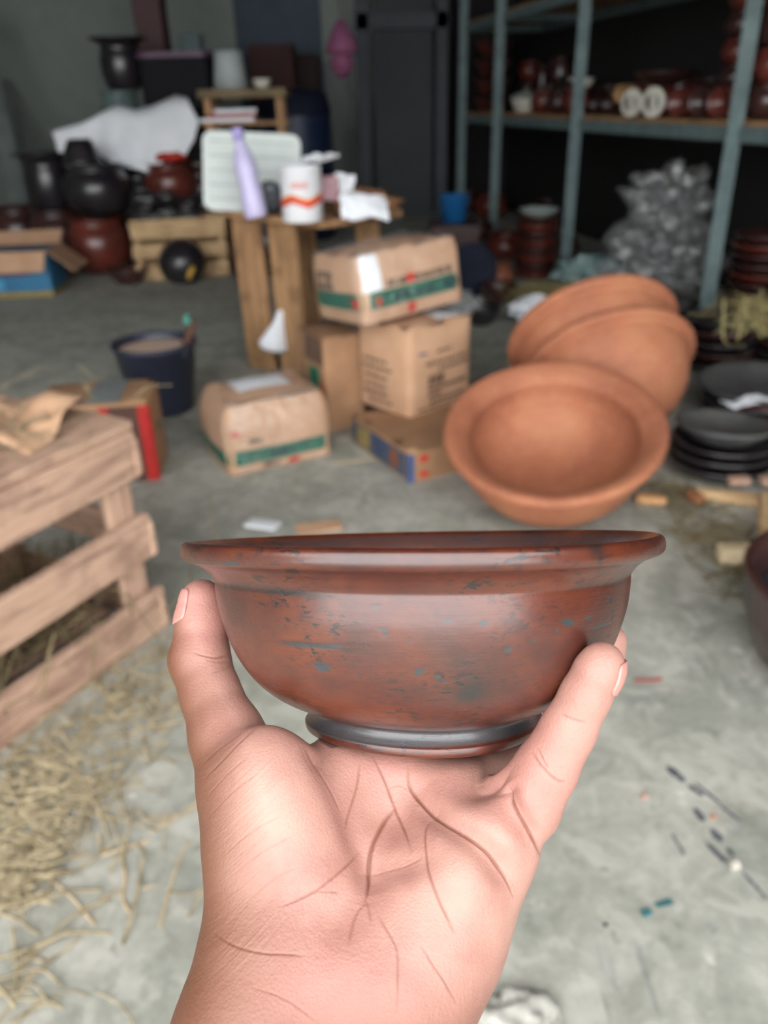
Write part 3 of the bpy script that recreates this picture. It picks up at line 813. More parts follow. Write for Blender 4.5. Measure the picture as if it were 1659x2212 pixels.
M_TAN = simple('tan_clay', srgb(176, 140, 96), srgb(150, 112, 76), 9, 0.6, 0.1)
# front row on the shelf: jars on their sides with painted mouths, stacked jars, bowls
def sidejar(px, R, L, mat, label, white=False, into=0.10, group=None, z=None):
    s_ = sx(px, into); x, y, _ = on(s_, into, 0)
    e = empty('side_jar', (x, y, (z or TOPZ) + R), 0, label, 'jar', group)
    e.rotation_euler = (0, PI / 2, math.atan2(-RN.y, -RN.x) + 0.45)
    d = lathe_mesh([(.003, -L * .5), (R * .8, -L * .5), (R * .97, -L * .42), (R, -L * .2), (R, L * .25), (R * .9, L * .4), (R * .92, L * .5), (R * .8, L * .5), (R * .75, L * .4), (.003, L * .3)], 28, False)
    mobj('jar_body', d, mat, e)
    if white:
        mobj('painted_ring', lathe_mesh([(R * .60, L * .505), (R * .97, L * .505), (R * 1.01, L * .49), (R * 1.01, L * .40), (R * .955, L * .40)], 28, False), M_WHITE, e)
        mobj('painted_mark', beam_mesh((-R * .55, 0.0, L * .5), (R * .55, R * 0.1, L * .5), R * .4, 0.006, 0.001), M_WHITE, e)
        mobj('base_disc', lathe_mesh([(.002, L * .49), (R * .66, L * .49), (R * .66, L * .46), (.002, L * .46)], 24, False), simple('grey_blue_glaze', srgb(86, 96, 98), None, 10, 0.4, 0), e)
    return e
sidejar(1382, 0.062, 0.16, M_RED, 'jar on its side with white-painted mouth, left of the two on the rack shelf', True)
sidejar(1428, 0.064, 0.16, M_RED, 'jar on its side with white-painted mouth, right of the two on the rack shelf', True)
for k, px in enumerate((1482, 1530, 1572)):
    sidejar(px, 0.062, 0.15, (M_RED, M_BROWN, M_RED)[k], ('red-brown jar on its side right beside the white-mouthed pair', 'dark glossy jar on its side in the middle of the shelf bay', 'red-brown jar on its side against the nearest rack post')[k])
for k, px in enumerate((1330, 1352, 1500, 1545, 1300)):
    sidejar(px, 0.050, 0.14, (M_BROWN, M_TAN, M_BROWN, M_BLACK, M_BROWN)[k], ['dark jar lying in the second shelf row left of the tan-mouthed one', 'tan-mouthed jar lying behind the front row on the rack shelf', 'dark jar lying on the second shelf row just right of the white mouths', 'black jar lying in the second shelf row near the nearest post', 'dark jar lying right beside the middle rack post, second row'][k], False, 0.32, 'jars of the second row on the shelf', TOPZ + (0.0 if k in (0, 4) else 0.05))
def shelfpot(px, kind, R, Hh, mat, label, cat, into=0.12, z=0.0, group=None, name='shelf_pot'):
    s_ = sx(px, into); x, y, _ = on(s_, into, 0)
    return pot(name, kind, (x, y, TOPZ + z), R, Hh, mat, label, cat, group)
shelfpot(1134, 'deep', 0.10, 0.085, M_WHITE, 'cream bowl standing on the rack shelf beside the thin post', 'bowl', name='cream_bowl')
shelfpot(1134, 'lid', 0.105, 0.06, simple('grey_lid_glaze', srgb(140, 146, 140), None, 9, 0.4, 0.05), 'grey upturned dish resting on the cream bowl on the shelf', 'dish', z=0.086, name='grey_cover_dish')
shelfpot(1252, 'deep', 0.075, 0.06, M_WHITE, 'small cream dish high on the jars left of the middle post', 'dish', 0.18, 0.13, name='cream_dish')
for k, (px, kk, R, Hh, m, into) in enumerate(((1172, 'round', .085, .13, M_RED, .14), (1206, 'round', .085, .12, M_BROWN, .14), (1240, 'round', .085, .13, M_RED, .14), (1185, 'jar', .07, .17, M_BROWN, .36), (1225, 'jar', .075, .22, M_BLACK, .40), (1250, 'jar', .07, .20, M_RED, .42), (1168, 'flare', .08, .30, M_BROWN, .48))):
    shelfpot(px, kk, R, Hh, m, ['round red-brown pot just right of the cream bowl on the shelf', 'round dark pot second from the cream bowl on the shelf', 'round red-brown pot touching the middle rack post', 'dark jar behind the round pots near the thin post', 'tall black jar behind the round pots on the shelf', 'tall red jar behind the round pots by the middle post', 'tall flared dark jar at the back of the shelf bay'][k], 'pot', into)
for k in range(4):        # stacks of bowls in the farthest bay
    for j, px in enumerate((1026, 1072)):
        shelfpot(px, 'deep', .115, .10, (M_RED, M_BROWN)[j], ('red-brown bowl in the left stack of the farthest rack bay, ', 'dark bowl in the right stack of the farthest rack bay, ')[j] + ('lowest', 'second', 'third', 'topmost')[k], 'bowl', .2, k * 0.13, ('bowls of the left far stack', 'bowls of the right far stack')[j], 'stacked_bowl')
for k in range(5):        # jars piled against the nearest post
    shelfpot(1575, 'round', .075, .10, (M_RED, M_BROWN)[k % 2], 'glossy jar stacked against the nearest rack post, ' + ORD[k], 'jar', .30, k * 0.10, 'jars stacked by the nearest post', 'stacked_jar')
    if k < 4: shelfpot(1650, 'round', .085, .12, (M_BROWN, M_RED)[k % 2], 'glossy jar at the right edge of the shelf, ' + ORD[k], 'jar', .14, k * 0.12, 'jars stacked at the right edge', 'stacked_jar')
shelfpot(1420, 'plate', 0.14, 0.05, M_BROWN, 'dark plate lying over the jars of the second row', 'plate', 0.36, 0.152, name='shelf_plate')

for k, (px, kk, R, Hh, m, into, z) in enumerate(((1140, 'jar', .09, .20, M_BROWN, .46, 0), (1140, 'round', .09, .14, M_RED, .46, .202), (1205, 'jar', .09, .18, M_RED, .50, 0), (1205, 'jar', .08, .16, M_BROWN, .50, .182), (1310, 'round', .10, .15, M_BROWN, .48, 0), (1395, 'round', .10, .15, M_RED, .50, 0), (1460, 'jar', .09, .20, M_BROWN, .50, 0), (1525, 'round', .10, .16, M_BROWN, .50, 0), (1240, 'lid', .09, .07, M_BROWN, .16, .132))):
    shelfpot(px, kk, R, Hh, m, ['dark jar at the back of the rack behind the cream bowl', 'red pot on the dark jar behind the cream bowl', 'red jar at the back of the thin-post bay', 'dark jar standing on the red one in the thin-post bay', 'dark pot at the back right of the middle post', 'red pot at the back behind the white-mouthed jars', 'dark tall jar at the back of the nearest full bay', 'dark pot at the back near the nearest post', 'dark cover dish on the red pot by the middle post'][k], 'pot', into, z)
# ------------------------------------------------------------------ plates and bags on the floor by the rack
def fstack(px, py, kind, R, Hh, dz, n, mats, label, cat, group, z0=0.0, name='clay_plate', seed=0):
    p = fl(px, py, z0)
    return p, stack(name, p.x, p.y, z0, kind, R, Hh, dz, n, mats, label, cat, group, seed)
p, zt = fstack(1155, 600, 'plate', 0.125, 0.05, 0.043, 8, [M_RED, M_BROWN], 'dark red clay plate in the tall stack below the thin rack post', 'plate', 'plates of the stack under the thin post')
pot('pale_plate', 'plate', (p.x, p.y, zt), 0.115, 0.04, simple('pale_grey_glaze', srgb(150, 160, 156), None, 9, 0.4, 0.05), 'pale grey-green plate on top of the tall plate stack', 'plate')
p2, zt = fstack(1625, 690, 'plate', 0.14, 0.05, 0.042, 9, [M_BROWN, M_RED, M_BROWN], 'dark clay plate in the stack behind the nearest rack post', 'plate', 'plates of the stack behind the post', 0.0, seed=3)
fstack(1702, 800, 'plate', 0.15, 0.05, 0.040, 7, [M_BROWN, M_BLACK], 'dark plate under the right-edge straw', 'plate', 'plates of the stack under the straw bundle', 0.0, seed=4)
fstack(1545, 800, 'plate', 0.13, 0.05, 0.040, 5, [M_BLACK, M_BROWN], 'blackish plate in the low stack by the nearest rack post', 'plate', 'plates of the low stack at the post', 0.0, seed=5)
pg = fl(1610, 880, 0.10)
fstack(1620, 905, 'plate', 0.16, 0.05, 0.034, 2, [M_BLACK], 'black plate under the big slate-grey plate at right', 'plate', 'black plates under the grey one', 0.0, seed=6)
q = fl(1620, 905); pot('grey_plate', 'plate', (q.x, q.y, 0.088), 0.18, 0.045, M_SLATE, 'big slate-grey plate lying on the black ones right of the terracotta bowls', 'plate', rot=(0.05, -0.04, 0))
p3_, zt = fstack(1552, 1018, 'plate', 0.135, 0.045, 0.030, 3, [M_BLACK], 'black plate in the front stack beside the straw, right of the terracotta', 'plate', 'black plates of the front stack', 0.0, seed=7)
pot('dark_dish', 'plate', (p3_.x - 0.005, p3_.y + 0.01, zt + 0.004), 0.128, 0.05, M_SLATE, 'glossy slate-grey dish on top of the front stack of black plates', 'dish', rot=(-0.06, 0.04, 0))
q = fl(1660, 950); pot('red_bowl', 'deep', (q.x, q.y, 0.0), 0.12, 0.10, M_RED, 'red-brown bowl cut off by the right edge beside the black plates', 'bowl')
sheet('white_plastic_strip', place(q.x - 0.08, q.y + 0.02, 0.11, 0.4), 0.16, 0.05, M_PAPER, 'torn white plastic strip on the red-brown bowl at the right edge', 'plastic', 0.02, 9, 14)
for k, (px, py, R, Hh, m, kk) in enumerate(((1500, 760, .11, .09, M_BROWN, 'deep'), (1470, 700, .12, .10, M_BLACK, 'deep'), (1090, 560, .13, .16, M_RED, 'round'), (1030, 520, .13, .15, M_BROWN, 'round'), (1060, 470, .15, .2, M_RED, 'round'), (1010, 455, .12, .18, M_BROWN, 'jar'), (1210, 560, .12, .14, M_BROWN, 'round'), (1180, 480, .14, .2, M_BROWN, 'round'), (1075, 655, .10, .10, M_BROWN, 'deep'), (1040, 700, .09, .08, M_BLACK, 'deep'))):
    q = fl(px, py)
    pot('floor_pot', kk, (q.x, q.y, 0), R, Hh, m, ['dark bowl tucked behind the tipped terracotta pair', 'black bowl behind the tipped terracotta pair by the bags', 'red-brown round pot between the cartons and the plate stack', 'dark round pot behind the tilted carton', 'bigger red-brown pot under the blue bucket', 'dark upright jar left of the blue bucket', 'dark pot just right of the tall plate stack', 'dark pot at the foot of the thin rack post', 'low dark bowl beside the yellow straw bundle', 'black low bowl beside the printed carton'][k], 'pot')
q = fl(1070, 632); pot('orange_pot', 'round', (q.x, q.y, 0), 0.10, 0.15, simple('orange_brown_clay', srgb(142, 84, 54), srgb(112, 62, 42), 9, 0.6, 0.1), 'orange-brown clay pot right of the tilted carton', 'pot')
# translucent bags
def bag(name, c, r, mat, label, seed, amp=0.5, fq=1.8):
    o = lump(name, c, r, mat, label, 'plastic bag', seed, amp=amp, sub=5, fq=fq, ridge=0.7)
    return o
q = fl(1440, 650); bag('plastic_bag', (q.x, q.y + 0.12, 0.0), (0.22, 0.16, 0.14), M_BAG, 'heap of crumpled clear plastic bags between the rack posts', 31, 0.6, 2.2)
bag('plastic_bag', (q.x + 0.0, q.y + 0.14, 0.30), (0.15, 0.12, 0.11), M_BAG, 'smaller crumpled clear bag on top of the plastic heap', 37, 0.7, 2.4)
q = fl(1272, 625); bag('teal_bag', (q.x, q.y, 0.0), (0.15, 0.10, 0.06), M_BAGT, 'pale teal plastic bag at the foot of the middle rack post', 33, 0.5, 2.0)
q = fl(1150, 700); bag('white_bag', (q.x, q.y, 0.0), (0.08, 0.06, 0.045), M_PAPER, 'small white plastic bag left of the tipped terracotta bowls', 35, 0.5, 2.2)
straw_patch('straw_bundle', 'pale yellow straw bundle on the floor behind the terracotta bowls', [(fl(1165, 655).x, fl(1165, 655).y, 0.09, 0.05, 260, 0.2)], 15, M_STRAWY, 0.0, 0.10, (0.0015, 0.003), (0.08, 0.22))
q = fl(1650, 720, 0.30)
straw_patch('straw_bundle', 'yellow straw bundle hanging over the dark plates at the right edge', [(q.x + 0.06, q.y, 0.08, 0.05, 260, 0.5)], 16, M_STRAWY, 0.29, 0.40, (0.0015, 0.003), (0.08, 0.24))
# wooden frame and bits at right
def frame_piece():
    e = empty('wooden_frame', (0, 0, 0), 0, 'broken pale wooden frame lying on the floor at the right edge', 'frame')
    a, b = fl(1500, 1078), fl(1700, 1100); mobj('rail', beam_mesh(a + Vector((0, 0, .016)), b + Vector((0, 0, .016)), 0.03, 0.028, 0.003, 0.001, 1), M_PINE, e)
    a, b = fl(1548, 1215), fl(1720, 1215); mobj('rail', beam_mesh(a + Vector((0, 0, .022)), b + Vector((0, 0, .022)), 0.04, 0.04, 0.003, 0.002, 2), simple('pale_board', srgb(208, 190, 156), srgb(180, 158, 124), 9, 0.8, 0.1), e)
    a, b = fl(1648, 1205), fl(1648, 1100); mobj('stile', beam_mesh(a + Vector((0, 0, .05)), b + Vector((0, 0, .04)), 0.034, 0.02, 0.003, 0.001, 3), M_PINE, e)
    for k, px in enumerate((1590, 1660)):
        a = fl(px, 1068); mobj('block', box_mesh(0.055, 0.03, 0.018, 0.002, 1, 0.001, k), M_PALLET, e, (a.x, a.y, 0.031))
frame_piece()
chip('wood_offcut', 1405, 1088, 0.075, 0.032, 0.022, -0.25, simple('fresh_pine', srgb(214, 166, 118), srgb(190, 140, 94), 9, 0.7, 0.1), 'short fresh wood offcut on the floor right of the open terracotta bowl', 'offcut', 0.15, 12)
chip('wood_offcut', 1500, 1086, 0.03, 0.05, 0.03, 0.3, simple('rust_wood', srgb(150, 96, 62), None, 9, 0.7, 0.1), 'small rusty-brown wood block at the end of the wooden frame', 'offcut', 0.15, 13)
# dark basin at the right edge
q = fl(1660, 1450)
e = empty('dark_basin', (q.x + 0.165, q.y + 0.02, 0), 0, 'large dark brown clay basin cut off by the right edge of the picture', 'basin')
mobj('basin_wall', lathe_mesh([(.01, 0), (.155, 0), (.175, .02), (.205, .10), (.212, .165), (.218, .175), (.214, .185), (.203, .185), (.196, .165), (.185, .10), (.15, .03), (.01, .025)], 64, False), M_BROWN, e)
mobj('dark_cloth', lathe_mesh([(.002, .13), (.06, .135), (.13, .125), (.185, .115)], 40, False, wob=0.01), simple('navy_cloth', srgb(34, 36, 46), None, 12, 0.8, 0.4), e)

# ------------------------------------------------------------------ board stand with odds and ends behind the cartons
ST_Z = 0.60
def stand():
    a = fl(558, 795); b = fl(668, 828)
    e = empty('board_stand', (0, 0, 0), 0, 'upright stand of rough brown boards behind the cartons', 'stand')
    d = (b - a).normalized(); n_ = Vector((-d.y, d.x, 0))
    c = (a + b) / 2
    L = 0.46
    for k, (off, w, y) in enumerate(((-0.125, 0.15, 0), (0.0, 0.05, 0.035), (0.095, 0.14, -0.01), (0.27, 0.10, 0.24), (-0.12, 0.12, 0.27))):
        p = c + d * off + n_ * y
        q_ = p.copy(); q_.z = ST_Z - 0.024
        q_ += d * (-0.02)
        mobj('upright_board', beam_mesh(p, q_, w, 0.026, 0.003, 0.003, k, n_), M_POST, e)
    m0 = c - d * 0.21; 
    for k in range(3):
        p = m0 + n_ * (0.0 + k * 0.13) + Vector((0, 0, ST_Z - 0.011)); q_ = p + d * 0.56
        mobj('top_board', beam_mesh(p, q_, 0.122, 0.022, 0.003, 0.002, 20 + k), M_POST, e)
    return c, d, n_
sc_, sd_, sn_ = stand()
def ontop(px, py, back=0.0):                    # point on the stand's top under a picture position
    q = fl(px, py, ST_Z); return Vector((q.x, q.y, ST_Z)) + sn_ * back
# white tin with a red-and-orange wave
p = ontop(655, 478)
e = empty('white_tin', (p.x, p.y, ST_Z + 0.002), 0, 'white tin with red zigzag band standing on the board stand', 'tin')
Rt, Ht = 0.066, 0.165
mobj('tin_body', lathe_mesh([(.002, 0), (Rt - .003, 0), (Rt, .004), (Rt, Ht - .006), (Rt + .002, Ht - .004), (Rt + .002, Ht), (Rt - .004, Ht), (Rt - .006, Ht - .012), (.002, Ht - .012)], 48, False), simple('white_enamel', srgb(232, 232, 234), srgb(224, 224, 228), 9, 0.3, 0.0), e)
TB = e.children[0] if e.children else e
def wave(z0, z1, off, mat, ph=0.0):
    V, F = [], []; n = 96
    for k in range(n + 1):
        a = 2 * PI * k / n; zz = 0.017 * abs(((a * 4 / PI + ph) % 2) - 1)
        for z in (z0, z1): V.append(((Rt + off) * math.cos(a), (Rt + off) * math.sin(a), z + zz))
    F = [(2 * k, 2 * k + 2, 2 * k + 3, 2 * k + 1) for k in range(n)]
    mobj('zigzag_band', mesh(V, F, 'w', True), mat, TB)
wave(0.044, 0.062, 0.0008, simple('tin_red', srgb(214, 40, 28), None, 9, 0.4, 0), 0.5)
wave(0.058, 0.070, 0.0012, simple('tin_orange', srgb(232, 120, 40), None, 9, 0.4, 0), 0.5)
V, F = [], []
for k in range(9):                                                     # small red lettering, too soft to read
    for j in range(2):
        for z in (0.104, 0.104 + 0.013 + 0.004 * (k % 3)):
            a = -PI / 2 - 0.42 + k * 0.095 + j * 0.06; V.append(((Rt + .001) * math.cos(a), (Rt + .001) * math.sin(a), z))
    o_ = len(V) - 4; F.append((o_, o_ + 2, o_ + 3, o_ + 1))
o = mobj('red_lettering', mesh(V, F), simple('tin_pink_ink', srgb(226, 120, 118), None, 9, 0.4, 0), TB); o['kind'] = 'stuff'
p = ontop(690, 372); 
sheet('white_rag', place(fl(690, 352, ST_Z + 0.17).x, fl(690, 352, ST_Z + 0.17).y, ST_Z + 0.168, 0.3), 0.12, 0.08, M_PAPER, 'crumpled white paper lying over the top of the white tin', 'paper', 0.03, 12, 12, th=0.002)
# leaning white board and lilac bottle
def slabboard(name, c, w, h, th, tiltx, rz, mat, label, cat, rad=0.03):
    bm = bmesh.new(); N = 8; V = []
    for cx_, cy_, a0 in ((w / 2 - rad, h - rad, 0), (-w / 2 + rad, h - rad, 90), (-w / 2 + rad, rad, 180), (w / 2 - rad, rad, 270)):
        for k in range(N + 1):
            a = math.radians(a0 + 90 * k / N); V.append((cx_ + rad * math.cos(a), cy_ + rad * math.sin(a)))
    f = bm.faces.new([bm.verts.new((x, 0, z)) for x, z in V])
    r = bmesh.ops.extrude_face_region(bm, geom=[f])
    for v in r['geom']:
        if isinstance(v, bmesh.types.BMVert): v.co.y += th
    bmesh.ops.recalc_face_normals(bm, faces=bm.faces)
    me = bpy.data.meshes.new(name); bm.to_mesh(me); bm.free()
    e = empty(name, c, 0, label, cat); e.rotation_euler = (tiltx, 0, rz)
    mobj('board', me, mat, e)
    return e
pb = ontop(545, 462)
e = slabboard('white_board', (pb.x - 0.01, pb.y + 0.06, ST_Z + 0.0), 0.345, 0.265, 0.012, -0.22, 0.02, simple('off_white_board', srgb(200, 206, 202), srgb(186, 192, 190), 8, 0.6, 0.05), 'off-white ruled board leaning behind the lilac bottle', 'board', 0.035)
e.rotation_euler = (-0.22, 0.07, 0.02)
GM = simple('faint_grid_ink', srgb(168, 178, 174), None, 9, 0.6, 0)
for k in range(5):
    mobj('ruled_line', beam_mesh((-0.15, -0.001, 0.04 + k * 0.048), (0.15, -0.001, 0.04 + k * 0.048), 0.0012, 0.005, 0), GM, e)
pq = ontop(556, 470)
e = empty('lilac_bottle', (pq.x, pq.y - 0.01, ST_Z + 0.001), 0, 'pale lilac plastic bottle leaning against the white board', 'bottle')
e.rotation_euler = (-0.10, -0.16, 0); e.scale = (1.05, 1.05, 1.2)
m = simple('lilac_plastic', srgb(198, 190, 222), srgb(182, 174, 210), 9, 0.3, 0.05)
mobj('bottle_body', lathe_mesh([(.002, 0), (.034, 0), (.038, .008), (.038, .07), (.032, .09), (.036, .11), (.036, .14), (.024, .18), (.014, .195), (.013, .205)], 32, False), m, e)
mobj('cap', lathe_mesh([(.002, .235), (.016, .235), (.018, .23), (.018, .204), (.002, .204)], 24, False), simple('purple_cap', srgb(170, 156, 214), None, 9, 0.4, 0), e)
p = ontop(588, 462); lump('grey_bag', (p.x, p.y, ST_Z), (0.045, 0.04, 0.05), simple('dark_grey_film', srgb(104, 108, 116), srgb(70, 72, 80), 9, 0.3, 0.3), 'crumpled grey plastic between the bottle and the tin', 'plastic', 41, amp=0.4)
p = ontop(775, 470); lump('brown_paper_heap', (p.x + 0.02, p.y + 0.06, ST_Z - 0.02), (0.10, 0.06, 0.042), simple('brown_paper', srgb(150, 104, 66), srgb(96, 64, 44), 12, 0.8, 0.3), 'heap of crumpled brown paper at the right end of the board stand', 'paper', 43, amp=0.6)
q = aty(785, 432, p.y + 0.03); sheet('white_sheet', place(q.x, q.y - 0.05, q.z - 0.02, 0.25, 0.85, 0.1), 0.16, 0.10, M_PAPER, 'white curled sheet lying on the brown paper heap', 'paper', 0.02, 14, 10, th=0.002)
q = aty(742, 400, p.y + 0.10); sheet('white_sheet', place(q.x, q.y, q.z, -0.2, 0.9, 0.1), 0.075, 0.08, M_PAPER, 'small white paper sheet right behind the tin', 'paper', 0.02, 15, 10, th=0.002)
q = aty(713, 408, p.y + 0.06); sheet('pink_wrapper', place(q.x, q.y, q.z, 0, 1.2, 0.0), 0.06, 0.08, simple('dusty_pink_film', srgb(186, 146, 152), srgb(150, 108, 116), 9, 0.5, 0.1), 'dusty pink wrapper between the tin and the white sheets', 'wrapper', 0.015, 16, 10, th=0.002)
# white bag hung between the boards
q = aty(588, 715, sc_.y - 0.05)
me = lathe_mesh([(.004, .16), (.012, .15), (.02, .11), (.045, .06), (.062, .025), (.055, .006), (.02, 0)], 28, True, wob=0.12, seed=2)
o = mobj('hanging_white_bag', me, M_PAPER, None, (q.x, q.y, q.z - 0.075), (0.05, 0.25, 0)); o.scale = (1.0, 0.5, 1.0)
tag(o, 'white plastic bag hanging between the boards of the stand', 'bag')

# ------------------------------------------------------------------ left background
# blue carton with open flaps
cb = Carton(0.20, 0.15, 0.24, 0.004, 0.003)
e = carton_obj('blue_open_carton', cb, frame_at(fl(117, 640) + Vector((-0.40, -0.02, 0)), math.radians(4), 0.20, 0.15), 'bright blue carton with open tan flaps at the left edge', simple('blue_print_card', srgb(38, 112, 150), srgb(30, 92, 128), 6, 0.5, 0.0))
mobj('yellow_band', cb.band(0.0, 0.03, 0.0, 2.0), simple('ochre_print2', srgb(150, 128, 62), None, 9, 0.6, 0), e)
mobj('purple_band', cb.band(0.115, 0.16, 0.0, 0.72), simple('purple_print', srgb(92, 76, 116), None, 9, 0.6, 0), e)
mobj('pale_blue_panel', cb.band(0.04, 0.10, 0.05, 0.35), simple('pale_blue_print', srgb(70, 148, 190), None, 9, 0.6, 0), e)
def flap(p0, p1, p2, p3):
    me = mesh([p0, p1, p2, p3], [(0, 1, 2, 3)]); o = mobj('flap', me, M_PINE if False else M_KRAFT, e)
    md = o.modifiers.new('t', 'SOLIDIFY'); md.thickness = 0.005
flap((-0.2, -0.152, 0.245), (0.2, -0.152, 0.245), (0.19, -0.22, 0.145), (-0.2, -0.22, 0.145))
flap((0.202, -0.15, 0.245), (0.202, 0.15, 0.245), (0.34, 0.15, 0.13), (0.34, -0.15, 0.13))
flap((-0.2, 0.152, 0.245), (0.2, 0.152, 0.245), (0.2, 0.24, 0.31), (-0.2, 0.24, 0.31))
# small pale crate with dark shards
def small_crate():
    a, b = fl(297, 606), fl(497, 594)
    e = empty('pale_slat_crate', (0, 0, 0), 0, 'pale pine slatted crate filled with black shards in the left background', 'crate')
    d = (b - a).normalized(); n_ = Vector((-d.y, d.x, 0)); L = (b - a).length; Dp = 0.29
    hs = [(0.0, 0.092), (0.122, 0.205), (0.235, 0.345)]
    for y in (0, Dp):
        for k, (z0, z1) in enumerate(hs):
            p = a + n_ * y + Vector((0, 0, (z0 + z1) / 2)); mobj('slat', beam_mesh(p, p + d * L, 0.018, z1 - z0, 0.003, 0.003, k + int(y * 10)), M_PINE, e)
    for x in (0.012, L - 0.012):
        for k, (z0, z1) in enumerate(hs):
            p = a + d * x + Vector((0, 0, (z0 + z1) / 2)) + n_ * 0.01; mobj('end_slat', beam_mesh(p, p + n_ * (Dp - 0.02), 0.016, z1 - z0, 0.003, 0.002, k + 7), M_PINE, e)
        for y in (0.03, Dp - 0.03):
            p = a + d * (x + (0.02 if x < 0.1 else -0.02)) + n_ * y; mobj('upright', beam_mesh(p, p + Vector((0, 0, 0.34)), 0.03, 0.03, 0.002, 0, 1, n_), M_PINE, e)
    mobj('floor_board', beam_mesh(a + n_ * Dp / 2 + Vector((0, 0, 0.30)), a + n_ * Dp / 2 + d * L + Vector((0, 0, 0.30)), Dp - 0.05, 0.015, 0.002), M_PINE, e)
    rn = random.Random(3)
    for k in range(16):
        p = a + d * rn.uniform(0.06, L - 0.08) + n_ * rn.uniform(0.06, Dp - 0.06)
        lump('black_shard', (p.x, p.y, 0.31 + (k % 3) * 0.05), (rn.uniform(.05, .1), rn.uniform(.04, .08), rn.uniform(.02, .05)), M_SLATE if k % 3 == 0 else M_BLACK, 'blackened clay shard heaped in the pale slatted crate', 'shard', k, amp=0.5, sub=2, group='shards in the pale crate')
small_crate()
q = aty(393, 566, 4.93)
e = empty('black_bowl_on_edge', (q.x, 4.93, q.z), 0, 'black bowl with yellow mark standing on edge against the pale crate', 'bowl')
e.rotation_euler = (PI / 2 - 0.35, 0, 0.1)
mobj('bowl_shell', lathe_mesh([(.002, .10), (.05, .095), (.10, .065), (.13, .02), (.138, 0), (.13, 0), (.095, .055), (.002, .085)], 40, False), M_BLACK, e)
mobj('yellow_mark', beam_mesh((0.035, -0.105, 0.055), (0.075, -0.045, 0.085), 0.03, 0.02, 0.004), simple('yellow_paint', srgb(196, 150, 52), None, 9, 0.5, 0), e)
# pots in the left corner
def bpot(px, py, Y, kind, R, Hh, mat, label, cat='pot', z=None, name='clay_pot', rot=None):
    q = aty(px, py, Y)                              # py: the foot of the pot
    return pot(name, kind, (q.x, Y, q.z if z is None else z), R, Hh, mat, label, cat, None, rot)
bpot(225, 590, 5.35, 'round', 0.21, 0.33, M_RED, 'big glossy red-brown pot on the floor between the blue carton and crate', z=0)
bpot(222, 470, 5.40, 'round', 0.21, 0.30, M_BLACK, 'black round pot standing on the big red-brown pot', z=0.335)
bpot(184, 380, 5.36, 'deep', 0.12, 0.14, M_BLACK, 'upturned black bowl on the black pot in front of the white sheet', 'bowl', z=0.782, name='upturned_bowl', rot=(PI, 0, 0))
bpot(365, 470, 5.62, 'round', 0.15, 0.36, M_BROWN, 'dark pot hidden behind the black shards of the crate', z=0.0)
bpot(370, 410, 5.6, 'round', 0.165, 0.26, M_RED, 'red-brown pot with red rag under the white sheet', z=0.362)
q = aty(368, 332, 5.6); lump('red_rag', (q.x, q.y, 0.624), (0.09, 0.06, 0.03), simple('red_cloth', srgb(196, 50, 38), None, 12, 0.8, 0.2), 'bright red rag on the pot at the corner of the white sheet', 'rag', 51, amp=0.4, sub=3)
for k, (px, Y, kind, R, Hh, m, z) in enumerate(((106, 5.65, 'round', .20, .36, M_BROWN, 0), (106, 5.65, 'flare', .19, .34, M_BLACK, .362), (22, 6.05, 'round', .20, .34, M_BROWN, 0), (180, 6.6, 'jar', .19, .5, M_BLACK, 0), (300, 5.9, 'jar', .2, .62, M_BLACK, 0), (432, 6.0, 'jar', .2, .62, M_BROWN, 0), (560, 5.3, 'round', .16, .30, M_BLACK, 0), (250, 6.3, 'jar', .21, .64, M_BLACK, 0), (522, 4.9, 'round', .12, .22, M_BROWN, 0), (245, 4.95, 'deep', .12, .09, M_BROWN, 0), (-5, 5.3, 'round', .16, .24, M_BROWN, 0))):
    q = aty(px, 400, Y)
    pot('clay_pot', kind, (q.x, Y, z), R, Hh, m, ['dark brown pot behind the blue carton, lower of two', 'black flared jar on the dark pot behind the blue carton', 'brown pot at the far left under the leaning poles', 'black jar behind the flared jar in the left corner', 'black jar under the tall jars of the back stack', 'brown jar right of centre in the back stack', 'black round pot behind the white board', 'black jar at the back of the left stack', 'brown pot between the pale crate and the stand', 'low brown bowl in front of the big red-brown pot', 'brown pot at the very left behind the blue carton'][k], 'pot')
# back stack, upper tier
def bt(px, pyfoot, Y, *a, **k): return bpot(px, pyfoot, Y, *a, **k)
T1 = 0.645
bpot(382, 225, 5.98, 'jar', 0.25, 0.30, M_BLACK, 'wide black barrel-shaped jar in the back stack', z=T1)
bpot(258, 215, 6.05, 'jar', 0.13, 0.40, simple('grey_green_glass', srgb(104, 122, 118), srgb(76, 92, 90), 6, 0.25, 0.05), 'grey-green glass jar standing in the back stack', 'jar', z=T1, name='glass_jar')
bpot(255, 90, 6.05, 'flare', 0.19, 0.30, M_BLACK, 'black flared jar on top of the grey-green glass jar', z=T1 + 0.402)
q = aty(385, 130, 5.98)
cb2 = Carton(0.22, 0.18, 0.30, 0.03, 0.0)
e = carton_obj('black_tub', cb2, Matrix.Translation((q.x, 5.98, T1 + 0.302)), 'black tub with purple rim on the barrel-shaped jar', simple('black_plastic', srgb(20, 20, 25), None, 9, 0.75, 0.05, spec=0.2), 'tub')
mobj('purple_rim', cb2.band(0.27, 0.30, 0, 4, 0.012), simple('purple_plastic', srgb(86, 50, 78), None, 9, 0.5, 0), e)
q = aty(408, 40, 5.98); cbt = Carton(0.07, 0.06, 0.10, 0.01, 0); carton_obj('teal_can', cbt, Matrix.Translation((q.x, 5.98, T1 + 0.606)), 'dark teal box standing on the black tub', simple('dark_teal_card', srgb(50, 70, 72), None, 9, 0.6, 0), 'box')
